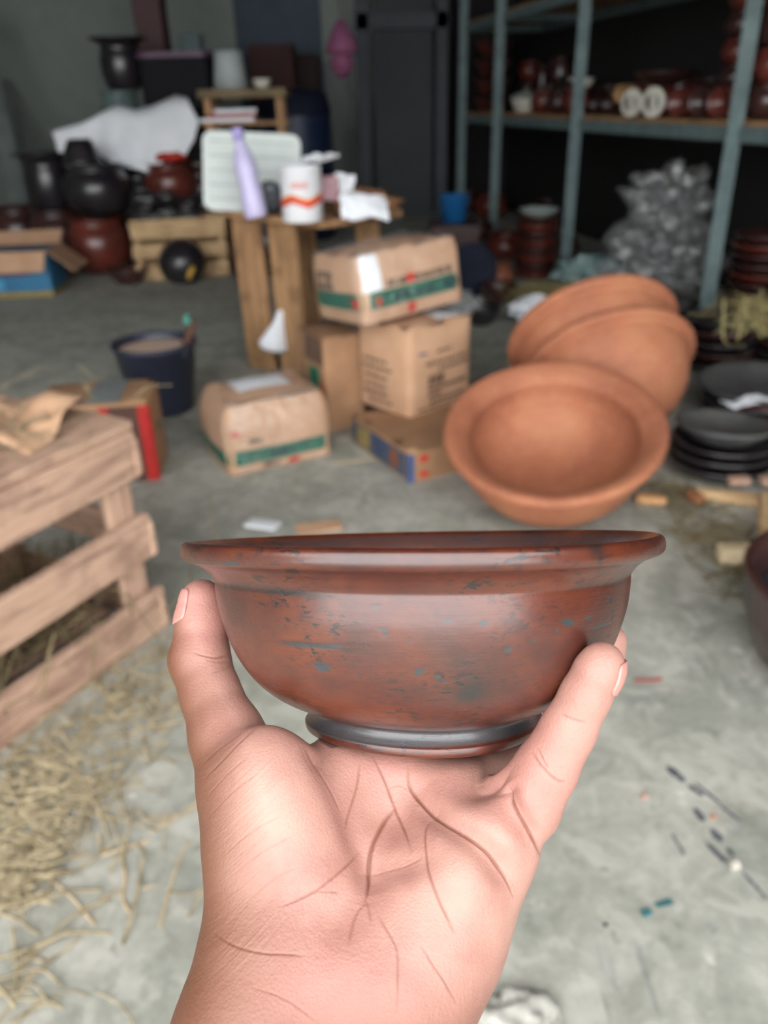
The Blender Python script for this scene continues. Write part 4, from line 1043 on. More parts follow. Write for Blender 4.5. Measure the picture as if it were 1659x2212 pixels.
q = aty(318, 60, 6.6); e = tag(mobj('red_post', box_mesh(0.20, 0.20, 2.6, 0.008), simple('dark_red_paint', srgb(74, 30, 32), srgb(58, 24, 26), 6, 0.6, 0.05), None, (q.x, 6.75, 0)), 'dark red square post rising behind the black jars', 'post')
# white sheet draped over the pots
def draped():
    out = [(115, 284), (180, 266), (255, 226), (292, 238), (330, 229), (380, 206), (406, 212), (432, 262), (420, 302), (396, 342), (362, 344), (318, 372), (250, 356), (205, 330), (150, 338), (132, 336)]
    bm = bmesh.new()
    vs = [bm.verts.new(aty(x, y, 5.76 - 0.0012 * (y - 206))) for x, y in out]
    f = bm.faces.new(vs)
    bmesh.ops.triangulate(bm, faces=[f])
    bmesh.ops.subdivide_edges(bm, edges=bm.edges[:], cuts=5, use_grid_fill=True)
    for v in bm.verts:
        v.co.y += 0.05 * mnoise.noise(v.co * 4) + 0.02 * mnoise.noise(v.co * 11)
    bmesh.ops.recalc_face_normals(bm, faces=bm.faces)
    me = bpy.data.meshes.new('sheet'); bm.to_mesh(me); bm.free()
    o = mobj('white_sheet', me, M_PAPER, None, None, None, True)
    md = o.modifiers.new('t', 'SOLIDIFY'); md.thickness = 0.004
    tag(o, 'large creased white plastic sheet draped over the pots on the left', 'sheet')
draped()
# leaning poles
for k, (x0, y0, x1, y1) in enumerate(((-30, 120, 42, 440), (-90, 160, -25, 460), (15, 230, 62, 420))):
    a = aty(x1, y1, 6.75 + 0.45 * (k == 2)); b = aty(x0, y0, 7.4 + 0.45 * (k == 2))
    d = (a - b); a2 = a + d * ((a.z - 0.0) / max(-d.z, 1e-3)) if d.z < 0 else a
    tag(mobj('leaning_pole', beam_mesh(b - d * 0.3, a2, 0.13, 0.04, 0.004), simple('grey_wood', srgb(120, 126, 124), srgb(92, 98, 98), 6, 0.7, 0.1)), ['grey board leaning at the left edge, longest of three', 'grey board leaning at the left edge, leftmost of three', 'grey board leaning at the left edge, rightmost of three'][k], 'board')
# plank bench with cup and papers
PZ = 0.955
def bench():
    a = aty(436, 205, 5.75); b = aty(622, 198, 5.75)
    e = empty('plank_bench', (0, 0, 0), 0, 'tan plank bench in the dark back, a white cup on it', 'bench')
    z = (a.z + b.z) / 2
    mobj('plank', beam_mesh((a.x, 5.75, z), (b.x, 5.75, z), 0.30, 0.05, 0.004), simple('dull_tan_wood', srgb(128, 108, 74), srgb(96, 80, 56), 6, 0.7, 0.1), e)
    for x in (a.x + 0.05, b.x - 0.05):
        for y in (5.65, 5.85):
            mobj('leg', box_mesh(0.04, 0.04, z - 0.026, 0.003), M_POST, e, (x, y, 0))
    mobj('lower_shelf', beam_mesh((a.x, 5.75, z - 0.17), (b.x, 5.75, z - 0.17), 0.22, 0.02, 0.003), M_POST, e)
    return z
bz = bench()
q = aty(566, 182, 5.68); pot('white_cup', 'deep', (q.x, 5.68, bz + 0.026), 0.06, 0.05, M_WHITE, 'small white cup on the plank bench', 'cup')
q = aty(490, 230, 5.68)
for k, (m, lb) in enumerate(((M_PAPER, 'white booklet under the red one on the bench shelf'), (simple('red_cover', srgb(170, 60, 60), None, 9, 0.6, 0), 'red booklet lying in the stack on the bench shelf'), (M_PAPER, 'white booklet on top of the stack on the bench shelf'))):
    tag(mobj('booklet', box_mesh(0.34 - 0.04 * k, 0.2, 0.022, 0.002, 1, 0.002, k), m, None, (q.x + 0.02 * k, 5.72, bz - 0.158 + k * 0.024), (0, 0, 0.1 * k)), lb, 'booklet')
q = aty(496, 155, 5.78)
e = empty('white_pail', (q.x, 5.78, bz + 0.027), 0, 'white plastic pail standing on the plank bench', 'pail')
mobj('pail_body', lathe_mesh([(.002, 0), (.11, 0), (.085, .20), (.078, .21), (.072, .21), (.072, .20), (.002, .19)], 32, False), simple('white_grey_plastic', srgb(176, 182, 180), srgb(150, 158, 158), 6, 0.5, 0.05), e)
# navy drum
q = aty(642, 330, 6.6)
e = empty('navy_drum', (q.x, 6.6, 0), 0, 'dark navy plastic drum in the back behind the white board', 'drum')
mobj('drum_body', lathe_mesh([(.002, 0), (.24, 0), (.26, .03), (.265, .4), (.275, .42), (.265, .44), (.265, .9), (.24, 1.0), (.20, 1.03), (.002, 1.03)], 40, False), simple('navy_plastic', srgb(22, 28, 50), srgb(16, 20, 36), 6, 0.7, 0.05, spec=0.25), e)
mobj('drum_stripe', lathe_mesh([(.267, .5), (.267, .86)], 40, False), simple('navy_plastic_b', srgb(28, 42, 70), None, 6, 0.45, 0.0), e)
# wall boards, door, pink hat
slab_y = Y1 - 0.03
def wallboard(name, x0, x1, z0, z1, y, th, mat, label, cat):
    return tag(mobj(name, mesh([(x, yy, z) for z in (z0, z1) for yy in (y, y + th) for x in (x0, x1)], [(0, 2, 3, 1), (4, 5, 7, 6), (0, 1, 5, 4), (2, 6, 7, 3), (0, 4, 6, 2), (1, 3, 7, 5)]), mat), label, cat)
a, b = aty(512, 112, Y1 - 0.05), aty(690, 0, Y1 - 0.05)
wallboard('blue_board', a.x, b.x, 0.0, 2.2, Y1 - 0.045, 0.04, simple('blue_grey_paint', srgb(58, 70, 84), srgb(46, 56, 68), 4, 0.7, 0.1), 'dull blue-grey board standing against the back wall', 'board')
for k, (px, py, w, h, m) in enumerate(((590, 160, .34, .20, simple('chest_maroon', srgb(64, 34, 32), srgb(48, 28, 27), 5, 0.85, 0.1)), (545, 160, .14, .17, simple('chest_brown', srgb(52, 38, 34), None, 5, 0.85, 0.1)), (655, 160, .20, .15, simple('chest_brown', srgb(52, 38, 34))))):
    q = aty(px, py, 7.2)
    cbk = Carton(w / 2, 0.18, q.z + h, 0.01, 0.0)
    carton_obj('dark_crate', cbk, Matrix.Translation((q.x, 7.3 + 0.38 * (k > 0), 0)), ['broad red-brown chest before the blue-grey board', 'narrow brown chest at the left end before the blue-grey board', 'brown chest at the right end before the blue-grey board'][k], m, 'chest')
q = aty(738, 108, 6.4)
e = empty('pink_hat', (q.x, 6.4, q.z), 0, 'pink cloth hat hanging from a cord in the dark back', 'hat')
mobj('crown', lathe_mesh([(.004, .19), (.03, .17), (.07, .10), (.105, .02), (.10, -.02), (.06, -.03)], 28, False, wob=0.05, seed=4), simple('pink_cloth', srgb(146, 84, 116), srgb(118, 64, 94), 9, 0.8, 0.2), e)
mobj('brim', lathe_mesh([(.06, -.03), (.095, -.07), (.07, -.13), (.03, -.17), (.004, -.175)], 28, False, wob=0.08, seed=5), simple('pink_cloth', srgb(146, 84, 116)), e)
mobj('cord', tube_mesh([(0, 0, .18), (0.0, 0, .5), (0, 0, ZC - q.z)], 0.006, 6), simple('grey_cord', srgb(90, 94, 96), None, 9, 0.8, 0), e)
mobj('strap', tube_mesh([(0.02, 0, -.16), (0.03, 0, -.3), (0.04, 0, -.52)], [0.012, 0.01, 0.018], 8), simple('grey_cord', srgb(90, 94, 96)), e)
M_DOOR = simple('dark_grey_board', srgb(48, 50, 52), srgb(38, 40, 42), 3, 0.7, 0.1)  # plain dark grey with slight tonal variation
a, b = aty(812, 370, 7.6), aty(935, 80, 7.6)
e = empty('door_1', (0, 0, 0), 0, 'dark grey door in its frame at the back of the workshop', None); e['kind'] = 'structure'
for nm, x0, x1, y, th in (('door_panel', a.x, b.x, 7.6, 0.05), ('door_post', a.x - 0.14, a.x - 0.03, 7.56, 0.1), ('door_post', b.x + 0.02, b.x + 0.12, 7.56, 0.1)):
    me = box_mesh(x1 - x0, th, 1.95, 0.004); mobj(nm, me, M_DOOR if nm == 'door_panel' else simple('frame_grey', srgb(62, 64, 70), None, 5, 0.7, 0.05), e, ((x0 + x1) / 2, y, 0))
mobj('lintel', box_mesh(b.x - a.x + 0.26, 0.1, 0.12, 0.004), simple('frame_grey', srgb(62, 64, 70)), e, ((a.x + b.x) / 2, 7.56, 1.45))
# blue bucket and navy lid behind the tilted carton
q = aty(980, 478, 5.3)
tag(mobj('bucket_box', box_mesh(0.3, 0.3, q.z - 0.003, 0.006), M_BROWN, None, (q.x, 5.3, 0)), 'low dark box under the small blue bucket', 'box')
e = empty('blue_bucket', (q.x, 5.3, q.z), 0, 'small bright blue bucket standing behind the tilted carton', 'bucket')
mobj('bucket_body', lathe_mesh([(.002, 0), (.075, 0), (.095, .15), (.10, .155), (.09, .155), (.07, .01), (.002, .01)], 32, False), simple('bright_blue_plastic', srgb(36, 110, 172), srgb(28, 90, 146), 6, 0.4, 0), e)
q = fl(1018, 640)
e = empty('navy_disc', (q.x, q.y, 0.0), 0, 'round dark navy disc standing on edge right behind the tilted carton', 'disc')
me = lathe_mesh([(.002, .02), (.10, .02), (.125, .028), (.135, .02), (.135, 0), (.002, 0)], 40, False)
o = mobj('lid_disc', me, simple('navy_plastic', srgb(24, 34, 58)), e, (0, 0, 0.138), (PI / 2 - 0.25, 0, 0.1))
q = aty(985, 640, 2.62); bag('clear_bag', (q.x + 0.02, 2.66, 0.30), (0.05, 0.035, 0.03), M_BAG, 'scrap of clear plastic at the right end of the carton stack', 61, 0.6)
# ------------------------------------------------------------------ the glazed bowl in the hand
BD = 0.235                                     # distance of the bowl's axis from the camera
K = BD / FPX
BOWL_M = CAM_M @ Matrix.Translation(((907 - IW / 2) * K, -(1190 - IH / 2) * K, -BD)) @ Matrix.Rotation(math.radians(1.1), 4, 'Z') @ Matrix.Rotation(-PI / 2, 4, 'X')
# profile: radius and height under the rim's widest line, in pixels of the photograph at the axis
B_OUT = [(478, -25), (489, -30), (498, -26), (502, -17), (502, -7), (499, 1), (492, 7), (481, 11), (467, 17), (454, 26), (444, 36), (438, 44), (435.5, 50), (435, 60), (433, 80), (429, 105), (422, 132), (412.5, 160), (400, 191), (383, 222), (360, 253), (332, 279), (302, 299), (268, 314), (248, 321), (241, 326), (240, 333), (243, 341), (249, 349), (253, 353), (253.5, 358), (252, 365), (248, 370), (240, 371), (222, 371), (214, 366), (196, 360), (80, 357), (0.5, 357)]
B_IN = [(468, -20), (452, -9), (436, 8), (424, 32), (416, 62), (411, 105), (400, 145), (378, 195), (340, 245), (288, 285), (215, 315), (120, 331), (0.5, 336)]
def bowl_prof():
    pts = [(r, -h) for r, h in B_OUT][::-1] + [(r, -h) for r, h in B_IN]
    sm = catmull(pts, 5)
    return [(max(p[0], 0.3) * K, p[1] * K) for p in sm]
def mat_bowl():
    n = NT('burnished_red_brown_clay')
    v = n.coord('Object')
    sq = n.mapping(v, (1, 1, 2.6))
    a = n.noise(v, 21, 4, 0.62, 0.6)
    col = n.ramp(a, [(0.28, srgb(48, 20, 15)), (0.42, srgb(74, 31, 18)), (0.56, srgb(95, 42, 18)), (0.74, srgb(124, 60, 21))])
    st = n.noise(n.mapping(v, (1, 1, 16)), 20, 5, 0.7)                      # turning streaks
    col = n.mix(n.mapr(st, 0.35, 0.7, 0.0, 0.4), col, srgb(74, 32, 25))
    stain = n.attr('stain')
    col = n.mix(n.math('MULTIPLY', stain, 1.0, clamp=True), col, srgb(36, 30, 29))
    sp = n.noise(sq, 190, 4, 0.6, 0.6)
    dens = n.noise(v, 36, 3)
    th = n.math('MULTIPLY', n.mapr(sp, 0.585, 0.625), n.mapr(dens, 0.42, 0.54))
    sp2 = n.noise(sq, 420, 3, 0.6)
    th2 = n.math('MULTIPLY', n.mapr(sp2, 0.56, 0.63), n.mapr(dens, 0.34, 0.52, 0.1, 0.8))
    col = n.mix(th, col, srgb(30, 24, 23)); col = n.mix(th2, col, srgb(44, 28, 24))
    chip = n.attr('chip')
    col = n.mix(n.mapr(n.math('ADD', chip, n.math('MULTIPLY', n.math('SUBTRACT', sp2, 0.5), 0.9)), 0.42, 0.56), col, srgb(46, 47, 49))
    foot = n.attr('foot')
    col = n.mix(n.math('MULTIPLY', foot, n.mapr(st, 0.30, 0.52, 0.55, 1.0)), col, srgb(62, 60, 62))
    h = n.math('ADD', n.math('MULTIPLY', st, 0.6), n.noise(v, 130, 5, 0.6))
    h = n.math('SUBTRACT', h, n.math('MULTIPLY', n.math('ADD', th, chip), 0.35))
    ro = n.mapr(n.noise(v, 60, 4, 0.6), 0.3, 0.7, 0.34, 0.5)
    return n.out(col, ro, n.bump(h, 0.5, 0.0008), Specular_IOR_Level=0.3, Coat_Weight=0.55, Coat_Roughness=0.27, Coat_IOR=1.8)
def build_bowl():
    prof = bowl_prof()
    n = 420
    me = lathe_mesh(prof, n, cap=True, smooth=True)
    co = np.empty(len(me.vertices) * 3, np.float32); me.vertices.foreach_get('co', co); co = co.reshape(-1, 3)
    ang = np.arctan2(co[:, 1], co[:, 0])
    co[:, 2] += 0.00035 * np.sin(ang * 2 + 0.6) + 0.0002 * np.sin(ang * 3 + 2)         # hand-thrown unevenness
    me.vertices.foreach_set('co', co.ravel()); me.update()
    # photo position of every point, only to give the fired marks their own places on the clay
    W = np.array(CAM_M.inverted() @ BOWL_M)
    c = co @ W[:3, :3].T + W[:3, 3]
    px = IW / 2 + FPX * c[:, 0] / -c[:, 2]; py = IH / 2 - FPX * c[:, 1] / -c[:, 2]
    front = (-c[:, 2]) < BD
    def blob(x, y, sx, sy, rot=0.0, p=1.0):
        r = math.radians(rot); dx, dy = px - x, py - y
        u = (dx * math.cos(r) + dy * math.sin(r)) / sx; w = (-dx * math.sin(r) + dy * math.cos(r)) / sy
        return np.exp(-(u * u + w * w) ** p) * front
    stain = (0.9 * blob(1015, 1497, 34, 22, -25) + 0.5 * blob(985, 1420, 90, 40, 40) + 0.75 * blob(1290, 1190, 16, 22) + 0.45 * blob(1250, 1178, 60, 10)
             + 0.7 * blob(660, 1392, 75, 7, 5, 2) + 0.6 * blob(560, 1272, 110, 9, 5, 2) + 0.55 * blob(660, 1284, 90, 9, 4, 2) + 0.5 * blob(1290, 1262, 70, 8, -8, 2)
             + 0.35 * blob(500, 1330, 60, 60) + 0.3 * blob(640, 1350, 60, 30) + 0.3 * blob(800, 1395, 60, 30) + 0.35 * blob(760, 1210, 220, 9) + 0.5 * blob(490, 1217, 24, 6)
             + 0.3 * blob(890, 1500, 200, 26) + 0.35 * blob(900, 1560, 240, 16) + 0.45 * blob(540, 1180, 130, 5) + 0.4 * blob(1100, 1216, 170, 4))
    chip = (blob(905, 1451, 16, 8, -20) + blob(693, 1438, 22, 8, 5) + blob(700, 1446, 10, 7) + blob(1045, 1347, 12, 8) + blob(966, 1340, 16, 6, 10)
            + blob(1226, 1345, 17, 11, 15) + blob(1270, 1337, 9, 6) + blob(1098, 1402, 10, 8, -40) + blob(1300, 1352, 30, 4, -15) + blob(1200, 1362, 5, 7)
            + blob(824, 1360, 15, 4) + blob(832, 1371, 7, 6) + blob(812, 1311, 16, 4) + blob(1150, 1383, 7, 5) + blob(640, 1394, 60, 4, 5) + blob(712, 1396, 40, 5, 0)
            + blob(885, 1384, 6, 5) + blob(945, 1462, 8, 6) + blob(960, 1472, 8, 5) + blob(775, 1463, 6, 5) + blob(600, 1352, 7, 4) + blob(500, 1218, 22, 5))
    z = -co[:, 2] / K
    foot = np.clip((z - 318) / 10, 0, 1) * np.clip((353 - z) / 4, 0, 1) + 0.5 * ((co[:, 0] ** 2 + co[:, 1] ** 2) ** 0.5 / K < 470) * np.clip((20 - z) / 10, 0, 1)
    for nm, d in (('stain', stain), ('chip', chip), ('foot', foot)):
        at = me.attributes.new(nm, 'FLOAT', 'POINT'); at.data.foreach_set('value', np.clip(d, 0, 1).astype(np.float32))
    o = mobj('glazed_bowl', me, mat_bowl())
    o.matrix_world = BOWL_M
    return tag(o, 'burnished red-brown clay bowl with black speckles and flared lip held in the hand', 'bowl')
build_bowl()

# ------------------------------------------------------------------ the hand: one continuous surface from blended rounded cones (camera frame, mm)
def hp(px, py, d):
    return np.array([(px - IW / 2) / FPX * d, -(py - IH / 2) / FPX * d, -d], np.float32)
# (px, py, depth mm, radius mm)
THUMB = [(436, 1298, 239, 6.5), (436, 1345, 238, 7.4), (431, 1425, 234, 8.6), (455, 1500, 228, 8.3), (490, 1590, 220, 10.0), (535, 1700, 212, 13.0), (580, 1850, 203, 15.0)]
WRIST_R = [(580, 1850, 203, 15.0), (588, 2010, 196, 15.5), (580, 2130, 190, 17.0), (545, 2260, 184, 18.0), (490, 2480, 180, 20.0), (450, 2800, 179, 22.5), (400, 3330, 178, 26.0)]
WRIST_U = [(985, 1880, 205, 14.5), (925, 2030, 199, 15.5), (830, 2200, 192, 16.5), (760, 2330, 187, 17.5), (700, 2800, 182, 21.5), (640, 3330, 180, 25.0)]
METAS = [
    [(640, 2100, 194, 15.0), (690, 1850, 207, 12.5), (735, 1690, 219, 10.5), (765, 1640, 228, 9.5)],
    [(710, 2120, 193, 15.0), (790, 1850, 211, 12.0), (860, 1705, 220, 10.5), (880, 1650, 232, 9.5)],
    [(780, 2120, 193, 15.0), (880, 1860, 211, 12.0), (985, 1730, 214, 10.5)],
    [(840, 2100, 193, 14.0), (960, 1880, 204, 12.5), (1075, 1790, 203, 11.0)],
]
RING = [(985, 1730, 214, 10.0), (1060, 1700, 221, 9.2), (1150, 1668, 232, 8.0), (1235, 1570, 241, 7.2), (1302, 1440, 247, 6.3), (1316, 1384, 249, 5.4)]
PINKY = [(1075, 1790, 203, 10.8), (1130, 1738, 201, 9.4), (1180, 1660, 198, 7.7), (1228, 1575, 195, 6.7), (1266, 1500, 192, 6.0), (1292, 1450, 190.5, 5.7), (1301, 1434, 190.5, 5.3)]
INDEX = [(765, 1640, 228, 9.0), (795, 1600, 250, 8.0), (775, 1530, 272, 7.2), (750, 1450, 280, 6.5), (745, 1395, 287, 5.7)]
MIDDLE = [(880, 1650, 232, 9.0), (905, 1605, 252, 8.2), (915, 1530, 276, 7.4), (915, 1440, 287, 6.6), (910, 1385, 293, 5.8)]
ELL = [  # mounds: centre, radii along (u = long axis in the picture, v, depth), rotation
    ((620, 1805, 205), (17, 29, 15.5), 18),
    ((945, 1980, 203), (16, 27, 14), -25),
    ((1040, 1815, 205), (12, 10, 10.5), -35),
]
def crease_dist(px, py, pts):
    sm = np.array(catmull(pts, 5)); b = np.full(len(px), 1e9); t = np.zeros(len(px)); n_ = len(sm) - 1
    for i in range(n_):
        a_, c_ = sm[i], sm[i + 1]; ab = c_ - a_
        u = np.clip(((px - a_[0]) * ab[0] + (py - a_[1]) * ab[1]) / max(ab @ ab, 1e-6), 0, 1)
        d = np.hypot(px - a_[0] - u * ab[0], py - a_[1] - u * ab[1])
        m = d < b; b[m] = d[m]; t[m] = (i + u[m]) / n_
    return b, t
def refine(me):
    nf = len(me.polygons)
    c = np.empty(nf * 3, np.float32); me.polygons.foreach_get('center', c); c = c.reshape(-1, 3)
    nn = np.empty(nf * 3, np.float32); me.polygons.foreach_get('normal', nn); nn = nn.reshape(-1, 3)
    px = IW / 2 + FPX * c[:, 0] / -c[:, 2]; py = IH / 2 - FPX * c[:, 1] / -c[:, 2]
    near = np.zeros(nf, bool)
    for pts, w, dp, cw in CREASES:
        P_ = np.array(pts); x0, y0 = P_.min(0) - 20; x1, y1 = P_.max(0) + 20
        idx = np.where((px > x0) & (px < x1) & (py > y0) & (py < y1) & (nn[:, 2] > -0.1))[0]
        if len(idx):
            b, _ = crease_dist(px[idx], py[idx], pts); near[idx[b < 9]] = True
    bm = bmesh.new(); bm.from_mesh(me); bm.faces.ensure_lookup_table()
    es = {e for i in np.where(near)[0] for e in bm.faces[int(i)].edges}
    bmesh.ops.subdivide_edges(bm, edges=list(es), cuts=1, use_grid_fill=True)
    bm.to_mesh(me); bm.free(); me.update()
def build_hand():
    step = 0.85
    lo = np.array([-72, -260, -304], np.float32); hi = np.array([78, -16, -146], np.float32)
    nx, ny, nz = [int((hi[i] - lo[i]) / step) + 1 for i in range(3)]
    gx = (lo[0] + step * np.arange(nx, dtype=np.float32))[:, None, None]
    gy = (lo[1] + step * np.arange(ny, dtype=np.float32))[None, :, None]
    gz = (lo[2] + step * np.arange(nz, dtype=np.float32))[None, None, :]
    BIG = np.float32(60)
    def cone(D, a, ra, b, rb, k):
        m = max(ra, rb) + k + 4                                     # only the box around the cone is touched
        l = np.minimum(a, b) - m; h = np.maximum(a, b) + m
        i0 = [max(0, int((l[i] - lo[i]) / step)) for i in range(3)]
        i1 = [min(n_, int((h[i] - lo[i]) / step) + 2) for i, n_ in enumerate((nx, ny, nz))]
        if any(i1[i] <= i0[i] for i in range(3)): return
        x = gx[i0[0]:i1[0]]; y = gy[:, i0[1]:i1[1]]; z = gz[:, :, i0[2]:i1[2]]
        ab = b - a; L = float(ab @ ab)
        t = np.clip(((x - a[0]) * ab[0] + (y - a[1]) * ab[1] + (z - a[2]) * ab[2]) / L, 0, 1)
        d = np.sqrt((x - a[0] - t * ab[0]) ** 2 + (y - a[1] - t * ab[1]) ** 2 + (z - a[2] - t * ab[2]) ** 2) - (ra + (rb - ra) * t)
        sl = (slice(i0[0], i1[0]), slice(i0[1], i1[1]), slice(i0[2], i1[2]))
        A = D[sl]
        hh = np.maximum(k - np.abs(A - d), 0) / k
        D[sl] = np.minimum(A, d) - hh * hh * (k / 4)
    def new(): return np.full((nx, ny, nz), BIG, np.float32)
    def chain(D, ch, k):
        for p, q in zip(ch[:-1], ch[1:]):
            cone(D, hp(*p[:3]), p[3], hp(*q[:3]), q[3], k)
    def smin(A, B, k):
        h = np.maximum(k - np.abs(A - B), 0) / k
        return np.minimum(A, B) - h * h * (k / 4)
    D = new()
    chain(D, WRIST_R, 6); chain(D, WRIST_U, 12)
    for m in METAS: chain(D, m, 9)
    for (c, r, rot) in ELL:
        c = hp(*c); a = math.radians(rot)
        u = np.array([math.cos(a), math.sin(a)]); w = np.array([-math.sin(a), math.cos(a)])
        X = ((gx - c[0]) * u[0] + (gy - c[1]) * u[1]) / r[0]; Y = ((gx - c[0]) * w[0] + (gy - c[1]) * w[1]) / r[1]; Z = (gz - c[2]) / r[2]
        q = np.sqrt(X * X + Y * Y + Z * Z)
        D = smin(D, (q - 1) * min(r), 7)
    for ch, k in ((INDEX, 5), (MIDDLE, 5)):
        E = new(); chain(E, ch, 1.5); D = smin(D, E, k)
    E = new(); chain(E, THUMB, 2.5); D = smin(D, E, 5)
    E = new(); chain(E, RING, 1.5); D = smin(D, E, 4)
    E = new(); chain(E, PINKY, 1.5); D = smin(D, E, 2.2)
    # keep the skin on the outside of the bowl: flesh gives way where it presses on the clay
    BM = np.array((CAM_M.inverted() @ BOWL_M).inverted())
    prof = np.array([(r * K * 1000, h * K * 1000) for r, h in B_OUT], np.float32)
    global sdf
    def sdf(p_):
        g = (np.asarray(p_) - lo) / step; i = np.floor(g).astype(int); f = g - i; t = 0.0
        if (i < 0).any() or i[0] >= nx - 1 or i[1] >= ny - 1 or i[2] >= nz - 1: return 99.0
        for a in (0, 1):
            for b in (0, 1):
                for c in (0, 1):
                    t += D[i[0] + a, i[1] + b, i[2] + c] * (f[0] if a else 1 - f[0]) * (f[1] if b else 1 - f[1]) * (f[2] if c else 1 - f[2])
        return t
    # surface nets
    neg = D < 0
    cn = np.zeros((nx - 1, ny - 1, nz - 1), np.int8)
    for i in (0, 1):
        for j in (0, 1):
            for k in (0, 1):
                cn += neg[i:nx - 1 + i, j:ny - 1 + j, k:nz - 1 + k]
    act = (cn > 0) & (cn < 8)
    ids = np.full(act.shape, -1, np.int64); cells = np.argwhere(act); ids[act] = np.arange(len(cells))
    P = np.zeros((len(cells), 3)); N = np.zeros(len(cells))
    cor = [(i, j, k) for i in (0, 1) for j in (0, 1) for k in (0, 1)]
    for a in range(8):
        for b in range(a + 1, 8):
            ca, cb = np.array(cor[a]), np.array(cor[b])
            if np.abs(ca - cb).sum() != 1: continue
            va = D[tuple((cells + ca).T)]; vb = D[tuple((cells + cb).T)]
            m = (va < 0) != (vb < 0)
            t = np.where(m, va / np.where(m, va - vb, 1), 0)
            P += np.where(m[:, None], ca + t[:, None] * (cb - ca), 0); N += m
    P = (cells + P / N[:, None]) * step + lo
    F = []
    for ax in range(3):
        sl0 = [slice(None)] * 3; sl1 = [slice(None)] * 3
        sl0[ax] = slice(0, -1); sl1[ax] = slice(1, None)
        e = np.argwhere(neg[tuple(sl0)] != neg[tuple(sl1)])
        flip = neg[tuple(e.T)]
        o1, o2 = [(1, 2), (2, 0), (0, 1)][ax]
        ok = (e[:, o1] > 0) & (e[:, o2] > 0)
        for i in range(3):
            ok &= e[:, i] < act.shape[i] + (0 if i == ax else 0)
        e = e[ok]; flip = flip[ok]
        def g(d1, d2):
            q = e.copy(); q[:, o1] -= d1; q[:, o2] -= d2
            return ids[tuple(q.T)]
        quad = np.stack([g(1, 1), g(0, 1), g(0, 0), g(1, 0)], 1)
        quad[~flip] = quad[~flip][:, ::-1]
        F.append(quad)
    F = np.concatenate(F); F = F[(F >= 0).all(1)]
    me = bpy.data.meshes.new('hand')
    me.from_pydata(P.tolist(), [], F.tolist())
    bm = bmesh.new(); bm.from_mesh(me)
    bmesh.ops.smooth_vert(bm, verts=bm.verts, factor=0.5, use_axis_x=True, use_axis_y=True, use_axis_z=True)
    bmesh.ops.smooth_vert(bm, verts=bm.verts, factor=0.5, use_axis_x=True, use_axis_y=True, use_axis_z=True)
    # finer where the creases run
    bm.to_mesh(me); bm.free()
    tmp = bpy.data.objects.new('tmp', me); COL.objects.link(tmp)
    md = tmp.modifiers.new('s', 'SUBSURF'); md.levels = 1; md.render_levels = 1
    dg = bpy.context.evaluated_depsgraph_get()
    me2 = bpy.data.meshes.new_from_object(tmp.evaluated_get(dg))
    bpy.data.objects.remove(tmp)
    me = me2; me.name = 'hand'
    refine(me)
    nv = len(me.vertices)
    co = np.empty(nv * 3, np.float32); me.vertices.foreach_get('co', co); co = co.reshape(-1, 3).astype(np.float64)
    no = np.empty(nv * 3, np.float32); me.vertices.foreach_get('normal', no); no = no.reshape(-1, 3).astype(np.float64)
    # press against the bowl
    q = co / 1000 @ BM[:3, :3].T + BM[:3, 3]
    q *= 1000
    rr = np.hypot(q[:, 0], q[:, 1]); hz = -q[:, 2]
    hs = np.array([p[1] for p in prof[4:35]]); rs = np.array([p[0] for p in prof[4:35]])
    lim = np.interp(hz, hs, rs, left=0, right=0)
    inside = (rr < lim + 0.15) & (hz < 371 * K * 1000) & (hz > 40 * K * 1000)
    up = 371 * K * 1000 - hz                                               # depth above the foot's underside
    side = lim + 0.15 - rr
    pushdown = inside & (up < side) & (rr < 36)
    pushout = inside & ~pushdown
    s = np.where(pushout, (lim + 0.15) / np.maximum(rr, 1e-3), 1.0)
    q[:, 0] *= s; q[:, 1] *= s
    q[pushdown, 2] = -(371 * K * 1000 + 0.1)
    IM = np.array(CAM_M.inverted() @ BOWL_M)
    co = (q / 1000) @ IM[:3, :3].T * 1000 + IM[:3, 3] * 1000
    # creases
    px = IW / 2 + FPX * co[:, 0] / -co[:, 2]; py = IH / 2 - FPX * co[:, 1] / -co[:, 2]
    facing = np.clip(no[:, 2] * 3 + 0.4, 0, 1)
    crease = np.zeros(nv); disp = np.zeros(nv)
    def dent(x, y, sx_, sy_, mm, rot=0.0):
        r = math.radians(rot); dx, dy = px - x, py - y
        u = (dx * math.cos(r) + dy * math.sin(r)) / sx_; w = (-dx * math.sin(r) + dy * math.cos(r)) / sy_
        return mm * np.exp(-(u * u + w * w)) * facing
    disp -= dent(845, 1750, 75, 105, 3.0, -8) + dent(875, 1868, 60, 34, 1.5, -15) + dent(1040, 1692, 52, 34, 3.4, -25) + dent(800, 1925, 34, 60, 0.9, 10)
    disp += dent(1065, 1790, 62, 42, 2.0, 45) + dent(1010, 1905, 80, 60, 1.8, 50) + dent(690, 1900, 70, 60, 1.2) + dent(590, 1720, 70, 110, 1.4, -20)
    for pts, w_, mm in (([(655, 1600), (700, 1645), (735, 1715), (760, 1785), (790, 1870), (800, 1930)], 30, 1.7), ([(905, 1725), (962, 1776), (1040, 1832), (1100, 1915)], 26, 1.6), ([(1088, 1690), (1105, 1740), (1160, 1825)], 22, 1.5)):
        b, t = crease_dist(px, py, pts)
        disp -= mm * np.exp(-(b / w_) ** 2) * facing * np.clip(np.minimum(t, 1 - t) * 6, 0, 1)
